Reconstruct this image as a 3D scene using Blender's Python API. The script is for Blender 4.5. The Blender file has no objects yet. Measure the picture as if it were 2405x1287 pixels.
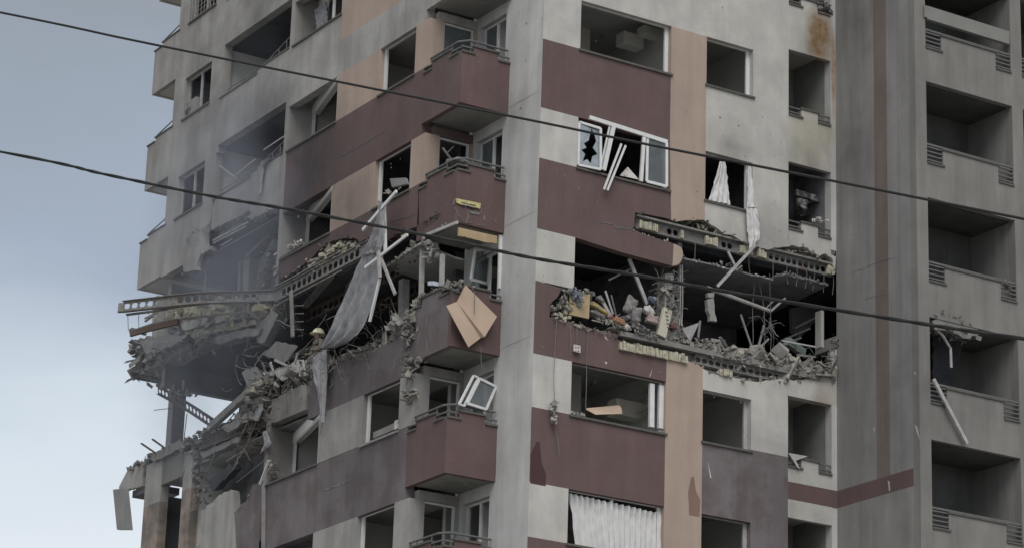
import bpy, bmesh, math, random
from mathutils import Vector, Matrix, noise
from mathutils.geometry import tessellate_polygon
rnd = random.Random(7)
V = Vector
scn = bpy.context.scene
col = scn.collection
# ------------------------------------------------------------------ camera
CP = V((-34.03952416, -54.33265595, -28.74335744))
YAW, PIT, ROL = [math.radians(a) for a in (31.5646444, 18.27328262, 1.93317567)]
FPX, PX, PY, IW, IH = 6682.49, 1203.2, 640.75, 2405.0, 1287.0
cf = V((math.sin(YAW) * math.cos(PIT), math.cos(YAW) * math.cos(PIT), math.sin(PIT)))
cr0 = V((math.cos(YAW), -math.sin(YAW), 0.0)); cu0 = cr0.cross(cf)
cr = cr0 * math.cos(ROL) + cu0 * math.sin(ROL)
cu = cu0 * math.cos(ROL) - cr0 * math.sin(ROL)
cam = bpy.data.objects.new('camera', bpy.data.cameras.new('camera')); col.objects.link(cam)
cam.matrix_world = Matrix(((cr.x, cu.x, -cf.x, CP.x), (cr.y, cu.y, -cf.y, CP.y), (cr.z, cu.z, -cf.z, CP.z), (0, 0, 0, 1)))
cam.data.sensor_width = 36; cam.data.lens = FPX * 36 / IW
cam.data.clip_start = 0.5; cam.data.clip_end = 6000
scn.camera = cam
# ------------------------------------------------------------------ light
W = bpy.data.worlds.new('World'); scn.world = W; W.use_nodes = True
nt = W.node_tree; nt.nodes.clear()
out = nt.nodes.new('ShaderNodeOutputWorld'); bg = nt.nodes.new('ShaderNodeBackground')
sky = nt.nodes.new('ShaderNodeTexSky'); sky.sky_type = 'NISHITA'; sky.sun_disc = False
SUN_EL, SUN_AZ = math.radians(50), math.radians(208)     # azimuth clockwise from +y
sky.sun_elevation = SUN_EL; sky.sun_rotation = SUN_AZ; sky.dust_density = 3.0; sky.air_density = 1.4
tc = nt.nodes.new('ShaderNodeTexCoord'); sp = nt.nodes.new('ShaderNodeSeparateXYZ')
nt.links.new(tc.outputs['Generated'], sp.inputs[0])
ns = nt.nodes.new('ShaderNodeTexNoise'); ns.inputs['Scale'].default_value = 3.2; ns.inputs['Detail'].default_value = 5
mp = nt.nodes.new('ShaderNodeMapping'); mp.inputs['Scale'].default_value = (1, 1, 2.2)
nt.links.new(tc.outputs['Generated'], mp.inputs[0]); nt.links.new(mp.outputs[0], ns.inputs['Vector'])
ma = nt.nodes.new('ShaderNodeMath'); ma.operation = 'MULTIPLY_ADD'; ma.inputs[1].default_value = 0.24; 
nt.links.new(ns.outputs['Fac'], ma.inputs[0]); nt.links.new(sp.outputs['Z'], ma.inputs[2])
rp = nt.nodes.new('ShaderNodeValToRGB'); nt.links.new(ma.outputs[0], rp.inputs[0])
cr_ = rp.color_ramp
stops = [(0.0, (4.8, 5.2, 5.6)), (0.30, (6.7, 7.1, 7.5)), (0.37, (5.6, 6.2, 6.8)), (0.44, (3.1, 3.6, 4.4)), (0.52, (2.5, 2.8, 3.2)), (0.75, (3.8, 3.8, 3.9)), (1.0, (5.2, 5.2, 5.2))]
cr_.elements[0].position = stops[0][0]; cr_.elements[1].position = 1.0
while len(cr_.elements) < len(stops): cr_.elements.new(0.5)
for e, (p, c) in zip(cr_.elements, stops): e.position = p
for e, (p, c) in zip(cr_.elements, stops): e.color = (c[0] / 10, c[1] / 10, c[2] / 10, 1)
vm = nt.nodes.new('ShaderNodeVectorMath'); vm.operation = 'SCALE'; vm.inputs['Scale'].default_value = 10
nt.links.new(rp.outputs[0], vm.inputs[0])
mx = nt.nodes.new('ShaderNodeMix'); mx.data_type = 'RGBA'; mx.inputs[0].default_value = 0.93
nt.links.new(sky.outputs[0], mx.inputs[6]); nt.links.new(vm.outputs[0], mx.inputs[7])
nt.links.new(mx.outputs[2], bg.inputs[0]); bg.inputs[1].default_value = 0.085
nt.links.new(bg.outputs[0], out.inputs[0])
sun = bpy.data.objects.new('sun', bpy.data.lights.new('sun', 'SUN')); col.objects.link(sun)
sun.data.energy = 1.45; sun.data.angle = math.radians(42); sun.data.color = (1.0, 0.965, 0.92)
sd = V((math.sin(SUN_AZ) * math.cos(SUN_EL), math.cos(SUN_AZ) * math.cos(SUN_EL), math.sin(SUN_EL)))
sun.rotation_euler = sd.to_track_quat('Z', 'Y').to_euler(); sun.location = (0, -60, 60)
vs = scn.view_settings
vs.view_transform = 'Standard'; vs.look = 'None'; vs.gamma = 1.0; vs.use_curve_mapping = False; vs.exposure = 0.55
scn.cycles.max_bounces = 6; scn.cycles.volume_bounces = 0; scn.cycles.use_denoising = True

# ------------------------------------------------------------------ measuring: photo pixel -> point on a real plane
def ray(px, py, ax, v):
    d = cf + cr * ((px - PX) / FPX) - cu * ((py - PY) / FPX)
    return CP + d * ((v - CP[ax]) / d[ax])
XL = -1.39
def RP(px, py, y=0.0): return ray(px, py, 1, y)
def LP(px, py, x=XL): return ray(px, py, 0, x)
def ZP(px, py, z): return ray(px, py, 2, z)

# ------------------------------------------------------------------ materials
MATS = {}
SOOT = [((-1.4, 16, 1.0), 6.0, .3), ((-1.4, 12.5, .2), 1.8, .5), ((-1.4, 13, 3.3), 2.0, .45), ((-1.4, 16.8, 3.0), 1.6, .35), ((-1.4, 9.3, -2.6), 2.6, .75), ((-1.4, 7.0, -4.3), 2.2, .45), ((-1.4, 11.5, -0.1), 1.6, .55), ((-1.4, 9.0, -5.6), 2.6, .6), ((-1.4, 13.5, -3.6), 2.4, .45),
        ((-1.4, 6.0, -8.6), 2.8, .42), ((-1.4, 10.0, -9.6), 2.4, .5), ((-1.4, 16.5, -5.0), 2.6, .5), ((0, 1.2, -8.6), 1.5, .25), ((0.1, 1.1, -3.4), 1.1, .3), ((5.6, 0, -3.0), .9, .45),
        ((8.2, 0, -2.9), .9, .55), ((8.2, 0, 0.25), .9, .45), ((9.1, -.6, -2.6), 1.5, .4), ((9.1, -1, 1), 1.6, .35), ((6.8, 0, -5.4), 1.4, .35),
        ((-1.4, 5.5, -11.0), 2.6, .35), ((2.3, 0, 1.0), 1.0, .25), ((-1.4, 4.8, 0.2), .8, .2), ((-1.4, 4.8, -3.1), .9, .3), ((7.5, 0, -11.6), 1.8, .3), ((9.1, -2, -9.5), 3.0, .25)]
def mat(name, c, rough=.9, var=.14, scale=1.2, streak=.12, bump=.15, bscale=30, soot=False, metal=0.0, c2=None, c2f=.5, c2s=6, trans=0.0, spots=0.0):
    if name in MATS: return MATS[name]
    m = bpy.data.materials.new(name); m.use_nodes = True; n = m.node_tree; n.nodes.clear()
    o = n.nodes.new('ShaderNodeOutputMaterial'); b = n.nodes.new('ShaderNodeBsdfPrincipled'); n.links.new(b.outputs[0], o.inputs[0])
    b.inputs['Roughness'].default_value = rough; b.inputs['Metallic'].default_value = metal
    b.inputs['Specular IOR Level'].default_value = .3
    if trans: b.inputs['Transmission Weight'].default_value = trans
    g = n.nodes.new('ShaderNodeNewGeometry')
    def N(sc, det=4, vec=None):
        t = n.nodes.new('ShaderNodeTexNoise'); t.inputs['Scale'].default_value = sc; t.inputs['Detail'].default_value = det; t.inputs['Roughness'].default_value = .6
        n.links.new(vec or g.outputs['Position'], t.inputs['Vector']); return t.outputs['Fac']
    def MR(x, a, bb, lo, hi):
        t = n.nodes.new('ShaderNodeMapRange'); t.inputs[1].default_value = a; t.inputs[2].default_value = bb; t.inputs[3].default_value = lo; t.inputs[4].default_value = hi
        n.links.new(x, t.inputs[0]); return t.outputs[0]
    def MM(op, x, y):
        t = n.nodes.new('ShaderNodeMath'); t.operation = op
        for i, q in enumerate((x, y)):
            if isinstance(q, (int, float)): t.inputs[i].default_value = q
            else: n.links.new(q, t.inputs[i])
        return t.outputs[0]
    def MIX(f, a, bcol):
        t = n.nodes.new('ShaderNodeMix'); t.data_type = 'RGBA'
        for i, q in ((0, f), (6, a), (7, bcol)):
            if isinstance(q, (int, float)): t.inputs[i].default_value = q
            elif isinstance(q, tuple): t.inputs[i].default_value = (*q, 1)
            else: n.links.new(q, t.inputs[i])
        return t.outputs[2]
    cur = c
    if c2: cur = MIX(MR(N(c2s, 6), c2f - .06, c2f + .06, 0, 1), c, c2)
    f = MR(N(scale, 6), .25, .75, 1 - var, 1 + var)
    if streak:
        mpn = n.nodes.new('ShaderNodeMapping'); mpn.inputs['Scale'].default_value = (1.6, 1.6, .16); n.links.new(g.outputs['Position'], mpn.inputs[0])
        f = MM('MULTIPLY', f, MR(N(1.6, 5, mpn.outputs[0]), .35, .8, 1 + streak * .4, 1 - streak))
    if spots:
        f = MM('MULTIPLY', f, MR(N(11, 3), .64, .70, 1, 1 - spots))
    t = n.nodes.new('ShaderNodeVectorMath'); t.operation = 'SCALE'; n.links.new(f, t.inputs['Scale'])
    if isinstance(cur, tuple): t.inputs[0].default_value = cur
    else: n.links.new(cur, t.inputs[0])
    cur = t.outputs[0]
    if soot:
        tot = None
        for (p, r, a) in SOOT:
            d = n.nodes.new('ShaderNodeVectorMath'); d.operation = 'DISTANCE'; n.links.new(g.outputs['Position'], d.inputs[0]); d.inputs[1].default_value = p
            v = MR(d.outputs['Value'], 0, r, a, 0)
            tot = v if tot is None else MM('MAXIMUM', tot, v)
        tot = MM('MULTIPLY', tot, MR(N(.9, 5), .3, .6, .55, 1.25))
        cur = MIX(MM('MINIMUM', tot, .85), cur, (.035, .034, .036))
    if soot and name in ('cream_plaster', 'grey_plaster'):
        for (p, sc3, cc_, am) in (((8.52, 0, .72), (2.0, 2, 1.05), (.17, .10, .04), 1.0), ((8.98, 0, -.2), (9, 4, .8), (.20, .11, .045), .8), ((8.6, 0, -9.35), (2.6, 2, 1.6), (.24, .16, .09), .5), ((9.0, 0, -1.7), (3, 2, 1.6), (.20, .14, .08), .4), ((8.2, 0, -2.2), (1.2, 2, 1.0), (.30, .27, .20), .5)):
            vd = n.nodes.new('ShaderNodeVectorMath'); vd.operation = 'SUBTRACT'; n.links.new(g.outputs['Position'], vd.inputs[0]); vd.inputs[1].default_value = p
            vm_ = n.nodes.new('ShaderNodeVectorMath'); vm_.operation = 'MULTIPLY'; n.links.new(vd.outputs[0], vm_.inputs[0]); vm_.inputs[1].default_value = sc3
            vl = n.nodes.new('ShaderNodeVectorMath'); vl.operation = 'LENGTH'; n.links.new(vm_.outputs[0], vl.inputs[0])
            cur = MIX(MM('MULTIPLY', MR(vl.outputs['Value'], 1.1, .5, 0, am), MR(N(3.5, 5), .3, .6, .55, 1.0)), cur, cc_)
    n.links.new(cur, b.inputs['Base Color'])
    if bump:
        bp = n.nodes.new('ShaderNodeBump'); bp.inputs['Strength'].default_value = bump; bp.inputs['Distance'].default_value = .02
        n.links.new(N(bscale, 4), bp.inputs['Height']); n.links.new(bp.outputs[0], b.inputs['Normal'])
    MATS[name] = m; return m
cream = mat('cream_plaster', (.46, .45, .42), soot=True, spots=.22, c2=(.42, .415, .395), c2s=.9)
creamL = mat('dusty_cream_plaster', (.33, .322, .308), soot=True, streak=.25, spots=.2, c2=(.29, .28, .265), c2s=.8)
pillar = mat('grey_plaster', (.47, .468, .46), soot=True, streak=.2)
brown = mat('maroon_paint', (.124, .084, .082), soot=True, streak=.12, var=.12, spots=-.25, c2=(.122, .087, .085), c2s=.9)
brownd = mat('wet_maroon_paint', (.062, .030, .031), var=.1, streak=0, rough=.6)
mauve = mat('dusty_maroon_paint', (.135, .112, .115), soot=True, streak=.2, c2=(.15, .135, .14), c2s=1.2)
peach = mat('peach_paint', (.36, .285, .24), soot=True, streak=.14, var=.08)
peachL = mat('sooty_peach_paint', (.27, .22, .19), streak=.35, var=.25, c2=(.17, .15, .135), c2s=1.5)
orange = mat('rusty_orange_paint', (.19, .115, .05), streak=.4, var=.2)
greyface = mat('dimmed_grey_plaster', (.225, .222, .215), soot=True, streak=.28)  # vignette dimming of the cream side face put into the colour; plain grey elsewhere
greyface2 = mat('dimmed_blue_grey_plaster', (.235, .232, .232), soot=True, streak=.22)  # front strip of that side face, same dimming in the colour; plain grey elsewhere
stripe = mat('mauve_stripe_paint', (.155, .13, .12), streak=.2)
rblock = mat('vignetted_cream_plaster', (.195, .19, .18), soot=True, streak=.25)  # cream right block with frame-edge vignette darkening painted into its base colour
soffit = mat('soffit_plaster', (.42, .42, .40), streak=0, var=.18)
soffith = mat('dark_grey_soffit', (.22, .22, .205), streak=0, var=.25)  # darker, mottled version of the soffit grey
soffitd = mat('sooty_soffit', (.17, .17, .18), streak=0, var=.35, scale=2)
inner = mat('interior_white_paint', (.66, .66, .63), streak=0, var=.1)
innerd = mat('charred_interior', (.13, .13, .135), streak=0, var=.5, scale=2.5)
concrete = mat('broken_concrete', (.27, .265, .25), streak=0, var=.3, scale=5, bump=.6, bscale=18)
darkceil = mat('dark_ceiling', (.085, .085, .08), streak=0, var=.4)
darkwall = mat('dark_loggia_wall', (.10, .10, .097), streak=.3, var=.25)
sootyslab = mat('sooty_slab', (.055, .058, .066), streak=0, var=.4, scale=1.5, bump=.4, bscale=12)
floorm = mat('floor_concrete', (.33, .33, .32), streak=0)
slabm = mat('concrete_slab', (.19, .187, .178), streak=0, var=.3, scale=4, bump=.5, bscale=14)
dustc = mat('dusty_rubble', (.20, .195, .185), streak=0, var=.45, scale=6, bump=.6, bscale=25, c2=(.33, .31, .26), c2f=.58, c2s=4)
creamb = mat('cream_brick', (.44, .415, .32), streak=0, var=.3, scale=9, bump=.5, bscale=40, c2=(.25, .24, .21), c2f=.57, c2s=7)
mossd = mat('torn_dark_edge', (.06, .065, .045), streak=0, var=.5, scale=9, bump=.6, bscale=40)
coping = mat('dark_stone_coping', (.10, .098, .09), streak=0, var=.2, scale=6)
copingl = mat('grey_stone_sill', (.23, .23, .22), streak=0, var=.2, scale=6)
white = mat('white_window_frame', (.62, .63, .63), rough=.45, streak=0, var=.1, scale=8, bump=.03)
greyframe = mat('dusty_grey_frame', (.36, .35, .35), rough=.6, streak=0, var=.25, scale=8)
rail = mat('grey_painted_rail', (.13, .13, .13), rough=.6, streak=0, var=.2, scale=8)
steel = mat('grey_steel', (.19, .19, .185), rough=.75, streak=.15, var=.3, scale=7, metal=0.1, c2=(.17, .12, .09), c2f=.6, c2s=5)
rusty = mat('rusty_steel', (.085, .068, .06), rough=.9, streak=0, var=.4, scale=6, metal=0.0)
wire = mat('dusty_wire', (.17, .165, .16), streak=0, var=.4, scale=10, bump=0)
cablem = mat('black_cable', (.018, .018, .018), rough=.6, streak=0, bump=0)
clothg = mat('grey_dusty_cloth', (.25, .25, .262), streak=.3, var=.4, scale=2.5, bump=.2, bscale=20, spots=.15)
clothw = mat('white_curtain', (.58, .58, .58), streak=0, var=.12, scale=5, bump=.05)
board = mat('beige_board', (.47, .36, .28), streak=.05, var=.06, bump=.03, rough=.75)
ply = mat('plywood', (.40, .31, .19), streak=.1, var=.15, scale=6)
yellow = mat('yellow_cushion', (.38, .29, .10), c2=(.26, .25, .235), c2f=.56, c2s=7, streak=0, var=.15, scale=8)
orangeb = mat('orange_plastic', (.33, .17, .09), c2=(.26, .25, .235), c2f=.56, c2s=7, rough=.5, streak=0, var=.15, scale=8)
red = mat('red_cloth', (.15, .075, .07), c2=(.26, .25, .235), c2f=.56, c2s=7, streak=0, var=.2, scale=8)
pink = mat('pink_cloth', (.30, .22, .215), c2=(.26, .25, .235), c2f=.56, c2s=7, streak=0, var=.2, scale=8)
whitec = mat('white_bedding', (.50, .48, .46), c2=(.26, .25, .235), c2f=.56, c2s=7, streak=0, var=.12, scale=8)
greyc = mat('grey_upholstery', (.16, .155, .155), c2=(.26, .25, .235), c2f=.56, c2s=7, streak=0, var=.2, scale=8)
darkc = mat('charcoal_fabric', (.06, .06, .065), c2=(.26, .25, .235), c2f=.56, c2s=7, streak=0, var=.25, scale=8)
bluec = mat('blue_cloth', (.08, .095, .16), c2=(.26, .25, .235), c2f=.56, c2s=7, streak=0, var=.25, scale=8)
foam = mat('yellow_insulation', (.50, .46, .22), streak=0, var=.25, scale=10, bump=.4)
helmetm = mat('pale_yellow_helmet', (.78, .77, .55), rough=.4, streak=0, var=.08, bump=0)
skin = mat('skin', (.35, .20, .14), rough=.6, streak=0, var=.1, bump=0)
jacket = mat('dusty_jacket', (.16, .15, .12), streak=0, var=.3, scale=9)
glass = mat('dusty_glass', (.16, .18, .19), rough=.25, streak=0, var=.25, scale=3, bump=0)
glass.node_tree.nodes['Principled BSDF'].inputs['Alpha'].default_value = .55
groundm = mat('paving', (.27, .265, .25), streak=0, var=.3, scale=.3)

# ------------------------------------------------------------------ object helpers
def link(o, parent=None):
    col.objects.link(o)
    if parent: o.parent = parent
    return o
def thing(name, label, cat, loc=(0, 0, 0), group=None):
    o = bpy.data.objects.new(name, None); link(o); o.location = loc; o.empty_display_size = .3
    o['label'] = label; o['category'] = cat
    if group: o['group'] = group
    bpy.context.view_layer.update
    return o
def tag(o, label, cat, group=None, kind=None):
    o['label'] = label; o['category'] = cat
    if group: o['group'] = group
    if kind: o['kind'] = kind
    return o
class MB:
    def __init__(s): s.v = []; s.f = []
    def add(s, vs, fs):
        b = len(s.v); s.v += [tuple(v) for v in vs]; s.f += [tuple(b + i for i in f) for f in fs]; return s
    def hexa(s, p):
        return s.add(p, [(0, 3, 2, 1), (4, 5, 6, 7), (0, 1, 5, 4), (1, 2, 6, 5), (2, 3, 7, 6), (3, 0, 4, 7)])
    def box(s, a, b):
        x0, x1 = sorted((a[0], b[0])); y0, y1 = sorted((a[1], b[1])); z0, z1 = sorted((a[2], b[2]))
        return s.hexa([(x0, y0, z0), (x1, y0, z0), (x1, y1, z0), (x0, y1, z0), (x0, y0, z1), (x1, y0, z1), (x1, y1, z1), (x0, y1, z1)])
    def obox(s, c, ax, ay, az):
        c, ax, ay, az = map(V, (c, ax, ay, az))
        return s.hexa([c - ax - ay - az, c + ax - ay - az, c + ax + ay - az, c - ax + ay - az, c - ax - ay + az, c + ax - ay + az, c + ax + ay + az, c - ax + ay + az])
    def bar(s, a, b, w, h=None, up=(0, 0, 1)):
        a, b = V(a), V(b); d = (b - a).normalized(); x = d.cross(V(up))
        if x.length < 1e-3: x = d.cross(V((1, 0, 0)))
        x.normalize(); y = x.cross(d)
        return s.obox((a + b) / 2, (b - a) / 2, x * w / 2, y * (h or w) / 2)
    def prism(s, pts, t):
        t = V(t); n = len(pts); tri = tessellate_polygon([[V(p) for p in pts]])
        vs = [V(p) for p in pts] + [V(p) + t for p in pts]
        fs = [tuple(x) for x in tri] + [tuple(i + n for i in reversed(x)) for x in tri] + [(i, (i + 1) % n, (i + 1) % n + n, i + n) for i in range(n)]
        return s.add(vs, fs)
    def tube(s, pts, r, n=6, r1=None):
        pts = [V(p) for p in pts]; rings = []
        for i, p in enumerate(pts):
            d = (pts[min(i + 1, len(pts) - 1)] - pts[max(i - 1, 0)]).normalized()
            x = d.cross(V((.13, .3, 1)));
            if x.length < 1e-3: x = d.cross(V((1, 0, 0)))
            x.normalize(); y = x.cross(d); rr = r if r1 is None else r + (r1 - r) * i / (len(pts) - 1)
            rings.append([p + (x * math.cos(a) + y * math.sin(a)) * rr for a in [2 * math.pi * k / n for k in range(n)]])
        vs = [v for q in rings for v in q]; fs = []
        for i in range(len(rings) - 1):
            for k in range(n): fs.append((i * n + k, i * n + (k + 1) % n, (i + 1) * n + (k + 1) % n, (i + 1) * n + k))
        fs.append(tuple(range(n))); fs.append(tuple(reversed([len(vs) - n + k for k in range(n)])))
        return s.add(vs, fs)
    def rock(s, c, r, flat=.7, R=None):
        R = R or rnd
        q = Matrix.Rotation(R.uniform(0, 6.3), 3, V((R.uniform(-1, 1), R.uniform(-1, 1), R.uniform(-1, 1) + .01)).normalized())
        k_ = R.random()
        dx, dy, dz = (r * R.uniform(.5, 1.1), r * R.uniform(.4, 1), r * R.uniform(.2, .7) * flat) if k_ < .55 else (r * R.uniform(1.0, 2.0), r * R.uniform(.4, .9), r * R.uniform(.12, .3) * flat) if k_ < .82 else (r * R.uniform(1.2, 2.6), r * R.uniform(.12, .25), r * R.uniform(.1, .22))
        p = []
        for z in (-1, 1):
            for x, y in ((-1, -1), (1, -1), (1, 1), (-1, 1)):
                p.append(V(c) + q @ V((x * dx * R.uniform(.55, 1.1), y * dy * R.uniform(.55, 1.1), z * dz * R.uniform(.6, 1.1))))
        return s.hexa(p)
    def build(s, name, m, parent=None, smooth=False, normals=True):
        me = bpy.data.meshes.new(name); me.from_pydata(s.v, [], s.f); me.materials.append(m)
        if normals:
            b = bmesh.new(); b.from_mesh(me); bmesh.ops.recalc_face_normals(b, faces=b.faces); b.to_mesh(me); b.free()
        if smooth:
            for p in me.polygons: p.use_smooth = True
        return link(bpy.data.objects.new(name, me), parent)
def jag(a, b, n=10, amp=.05, R=rnd):
    a, b = V(a), V(b); d = b - a; L = d.length; d.normalize(); side = d.cross(V((0, 1, 0)) if abs(d.y) < .5 * (abs(d.x) + .01) or abs(d.x) > .3 else V((1, 0, 0)))
    if side.length < 1e-3: side = V((0, 0, 1))
    side.normalize(); return [a + (b - a) * ((i + (R.uniform(-.3, .3) if 0 < i < n else 0)) / n) + side * (R.uniform(-amp, amp) if 0 < i < n else 0) for i in range(n + 1)]
def jagline(pts, step=.12, amp=.04):
    o = []
    for a, b in zip(pts, pts[1:]):
        n = max(1, int((V(b) - V(a)).length / step)); q = jag(a, b, n, amp); o += q[:-1]
    o.append(V(pts[-1])); return o
# plane frames: side 'R' faces -y (u=x), side 'L' faces -x (u=y)
def fr(side, u, z, d=0.0, base=None):
    if side == 'R': return V((u, (0.0 if base is None else base) + d, z))
    return V(((XL if base is None else base) + d, u, z))
tower = thing('apartment_tower', 'tall cream and maroon apartment tower with several storeys torn open by a blast', 'apartment building', (0, 0, -30.3))
class Off:  # children keep world coordinates
    pass
def T(o):
    o.parent = tower; o.matrix_parent_inverse = Matrix.Translation((0, 0, 30.3)); return o
def slab_cell(side, u0, u1, z0, z1, m, t=.25, base=None, name='wall'):
    return T(MB().box(fr(side, u0, z0, 0, base), fr(side, u1, z1, t, base)).build(name, m))
def panel(side, pts, m, t=.25, base=None, name='wall'):     # pts are 3D points on the plane
    return T(MB().prism(pts, V((0, t, 0)) if side == 'R' else V((t, 0, 0))).build(name, m))
def window(side, u0, u1, z0, z1, base=None, one=0, d=.13, mull=(), fw=.055, m=None, sill=coping, pane=(), frame=True, transom=None, sillext=.04):
    m = m or white; f = MB()
    P = lambda u, z, dd: fr(side, u, z, dd, base)
    if frame:
        fa, fb_ = (fw, fw) if not one else (.03, .11) 
        for a, b in (((u0, z0), (u0 + fa, z1)), ((u1 - fb_, z0), (u1, z1))): f.box(P(a[0] + .002, a[1] + .002, d), P(b[0] - .002, b[1] - .002, d + .06))
        fh = fw if not one else .022
        for a, b in (((u0 + fa, z0), (u1 - fb_, z0 + fh)), ((u0 + fa, z1 - fh), (u1 - fb_, z1))): f.box(P(a[0] - .002, a[1] + .002, d + .003), P(b[0] + .002, b[1] - .002, d + .057))
        for q in mull: f.box(P(q - fw * .6, z0 + fw - .01, d - .005), P(q + fw * .6, z1 - fw + .01, d + .055))
        if transom: f.box(P(u0 + fw - .01, transom - .02, d + .005), P(u1 - fw + .01, transom + .02, d + .05))
    else: f.box(P(u0 + .002, z0 + .002, d), P(u1 - .002, z0 + .03, d + .06))
    w = T(f.build('window', m))
    if sill:
        s = MB().box(P(u0 - sillext, z0 - .055, -.05), P(u1 + sillext, z0 - .002, .1)).build('sill', sill); s.parent = w
    for (a, b) in pane:
        g = MB().box(P(a, z0 + fw, d + .025), P(b, z1 - fw, d + .031)).build('pane', glass, w)
    return w
# ------------------------------------------------------------------ ground
g_ = MB().box((-900, -900, -31.3), (1200, 1500, -30.3)).build('ground', groundm); g_['kind'] = 'structure'

# ------------------------------------------------------------------ regular storeys
W0, W1, P1, S1, G0, G1, CC = 1.089, 3.813, 4.909, 6.375, 7.511, 8.879, 9.046
YR = -3.19
YB, YT, LW1, LW0, M1, M0, GR, GL, F1, F0, YE, FB = 3.145, 1.507, 3.845, 5.668, 7.951, 10.74, 10.943, 15.108, 15.903, 17.671, 18.4, 20.05
H_, S_, B_ = -.21, -1.51, -3.31
def stepped(side, u0, u1, zlo, ztop, m, base=None, capm=coping, zcap=None, lo=.45, low=(True, True), bars=3, drop=.28, t=.14, zbot=None):
    """parapet whose ends are lowered and closed with horizontal bars"""
    P = lambda u, z, d: fr(side, u, z, d, base)
    a = u0 + (lo if low[0] else 0); b = u1 - (lo if low[1] else 0)
    w = MB().box(P(a, zlo, 0), P(b, ztop, t))
    for q, (x0, x1) in ((low[0], (u0, a)), (low[1], (b, u1))):
        if q: w.box(P(x0, zlo, 0.0), P(x1, ztop - drop, t))
    o = T(w.build('balcony', m))
    c = MB().box(P(a - .03, ztop + .001, -.035), P(b + .03, ztop + .05, t + .02))
    for q, (x0, x1) in ((low[0], (u0, a)), (low[1], (b, u1))):
        if q: c.box(P(x0, ztop - drop + .001, -.035), P(x1 + (.04 if x1 < u1 else 0), ztop - drop + .05, t + .02))
    c = c.build('coping', capm, o)
    for q, (x0, x1) in ((low[0], (u0, a)), (low[1], (b, u1))):
        if q:
            for k in range(bars):
                z = ztop - drop + .05 + (drop - .0) * (k + .6) / bars
                MB().box(P(x0 + .002, z - .016, .02), P(x1 + .05, z + .016, .06)).build('railing_bar', rail, o)
    return o
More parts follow.
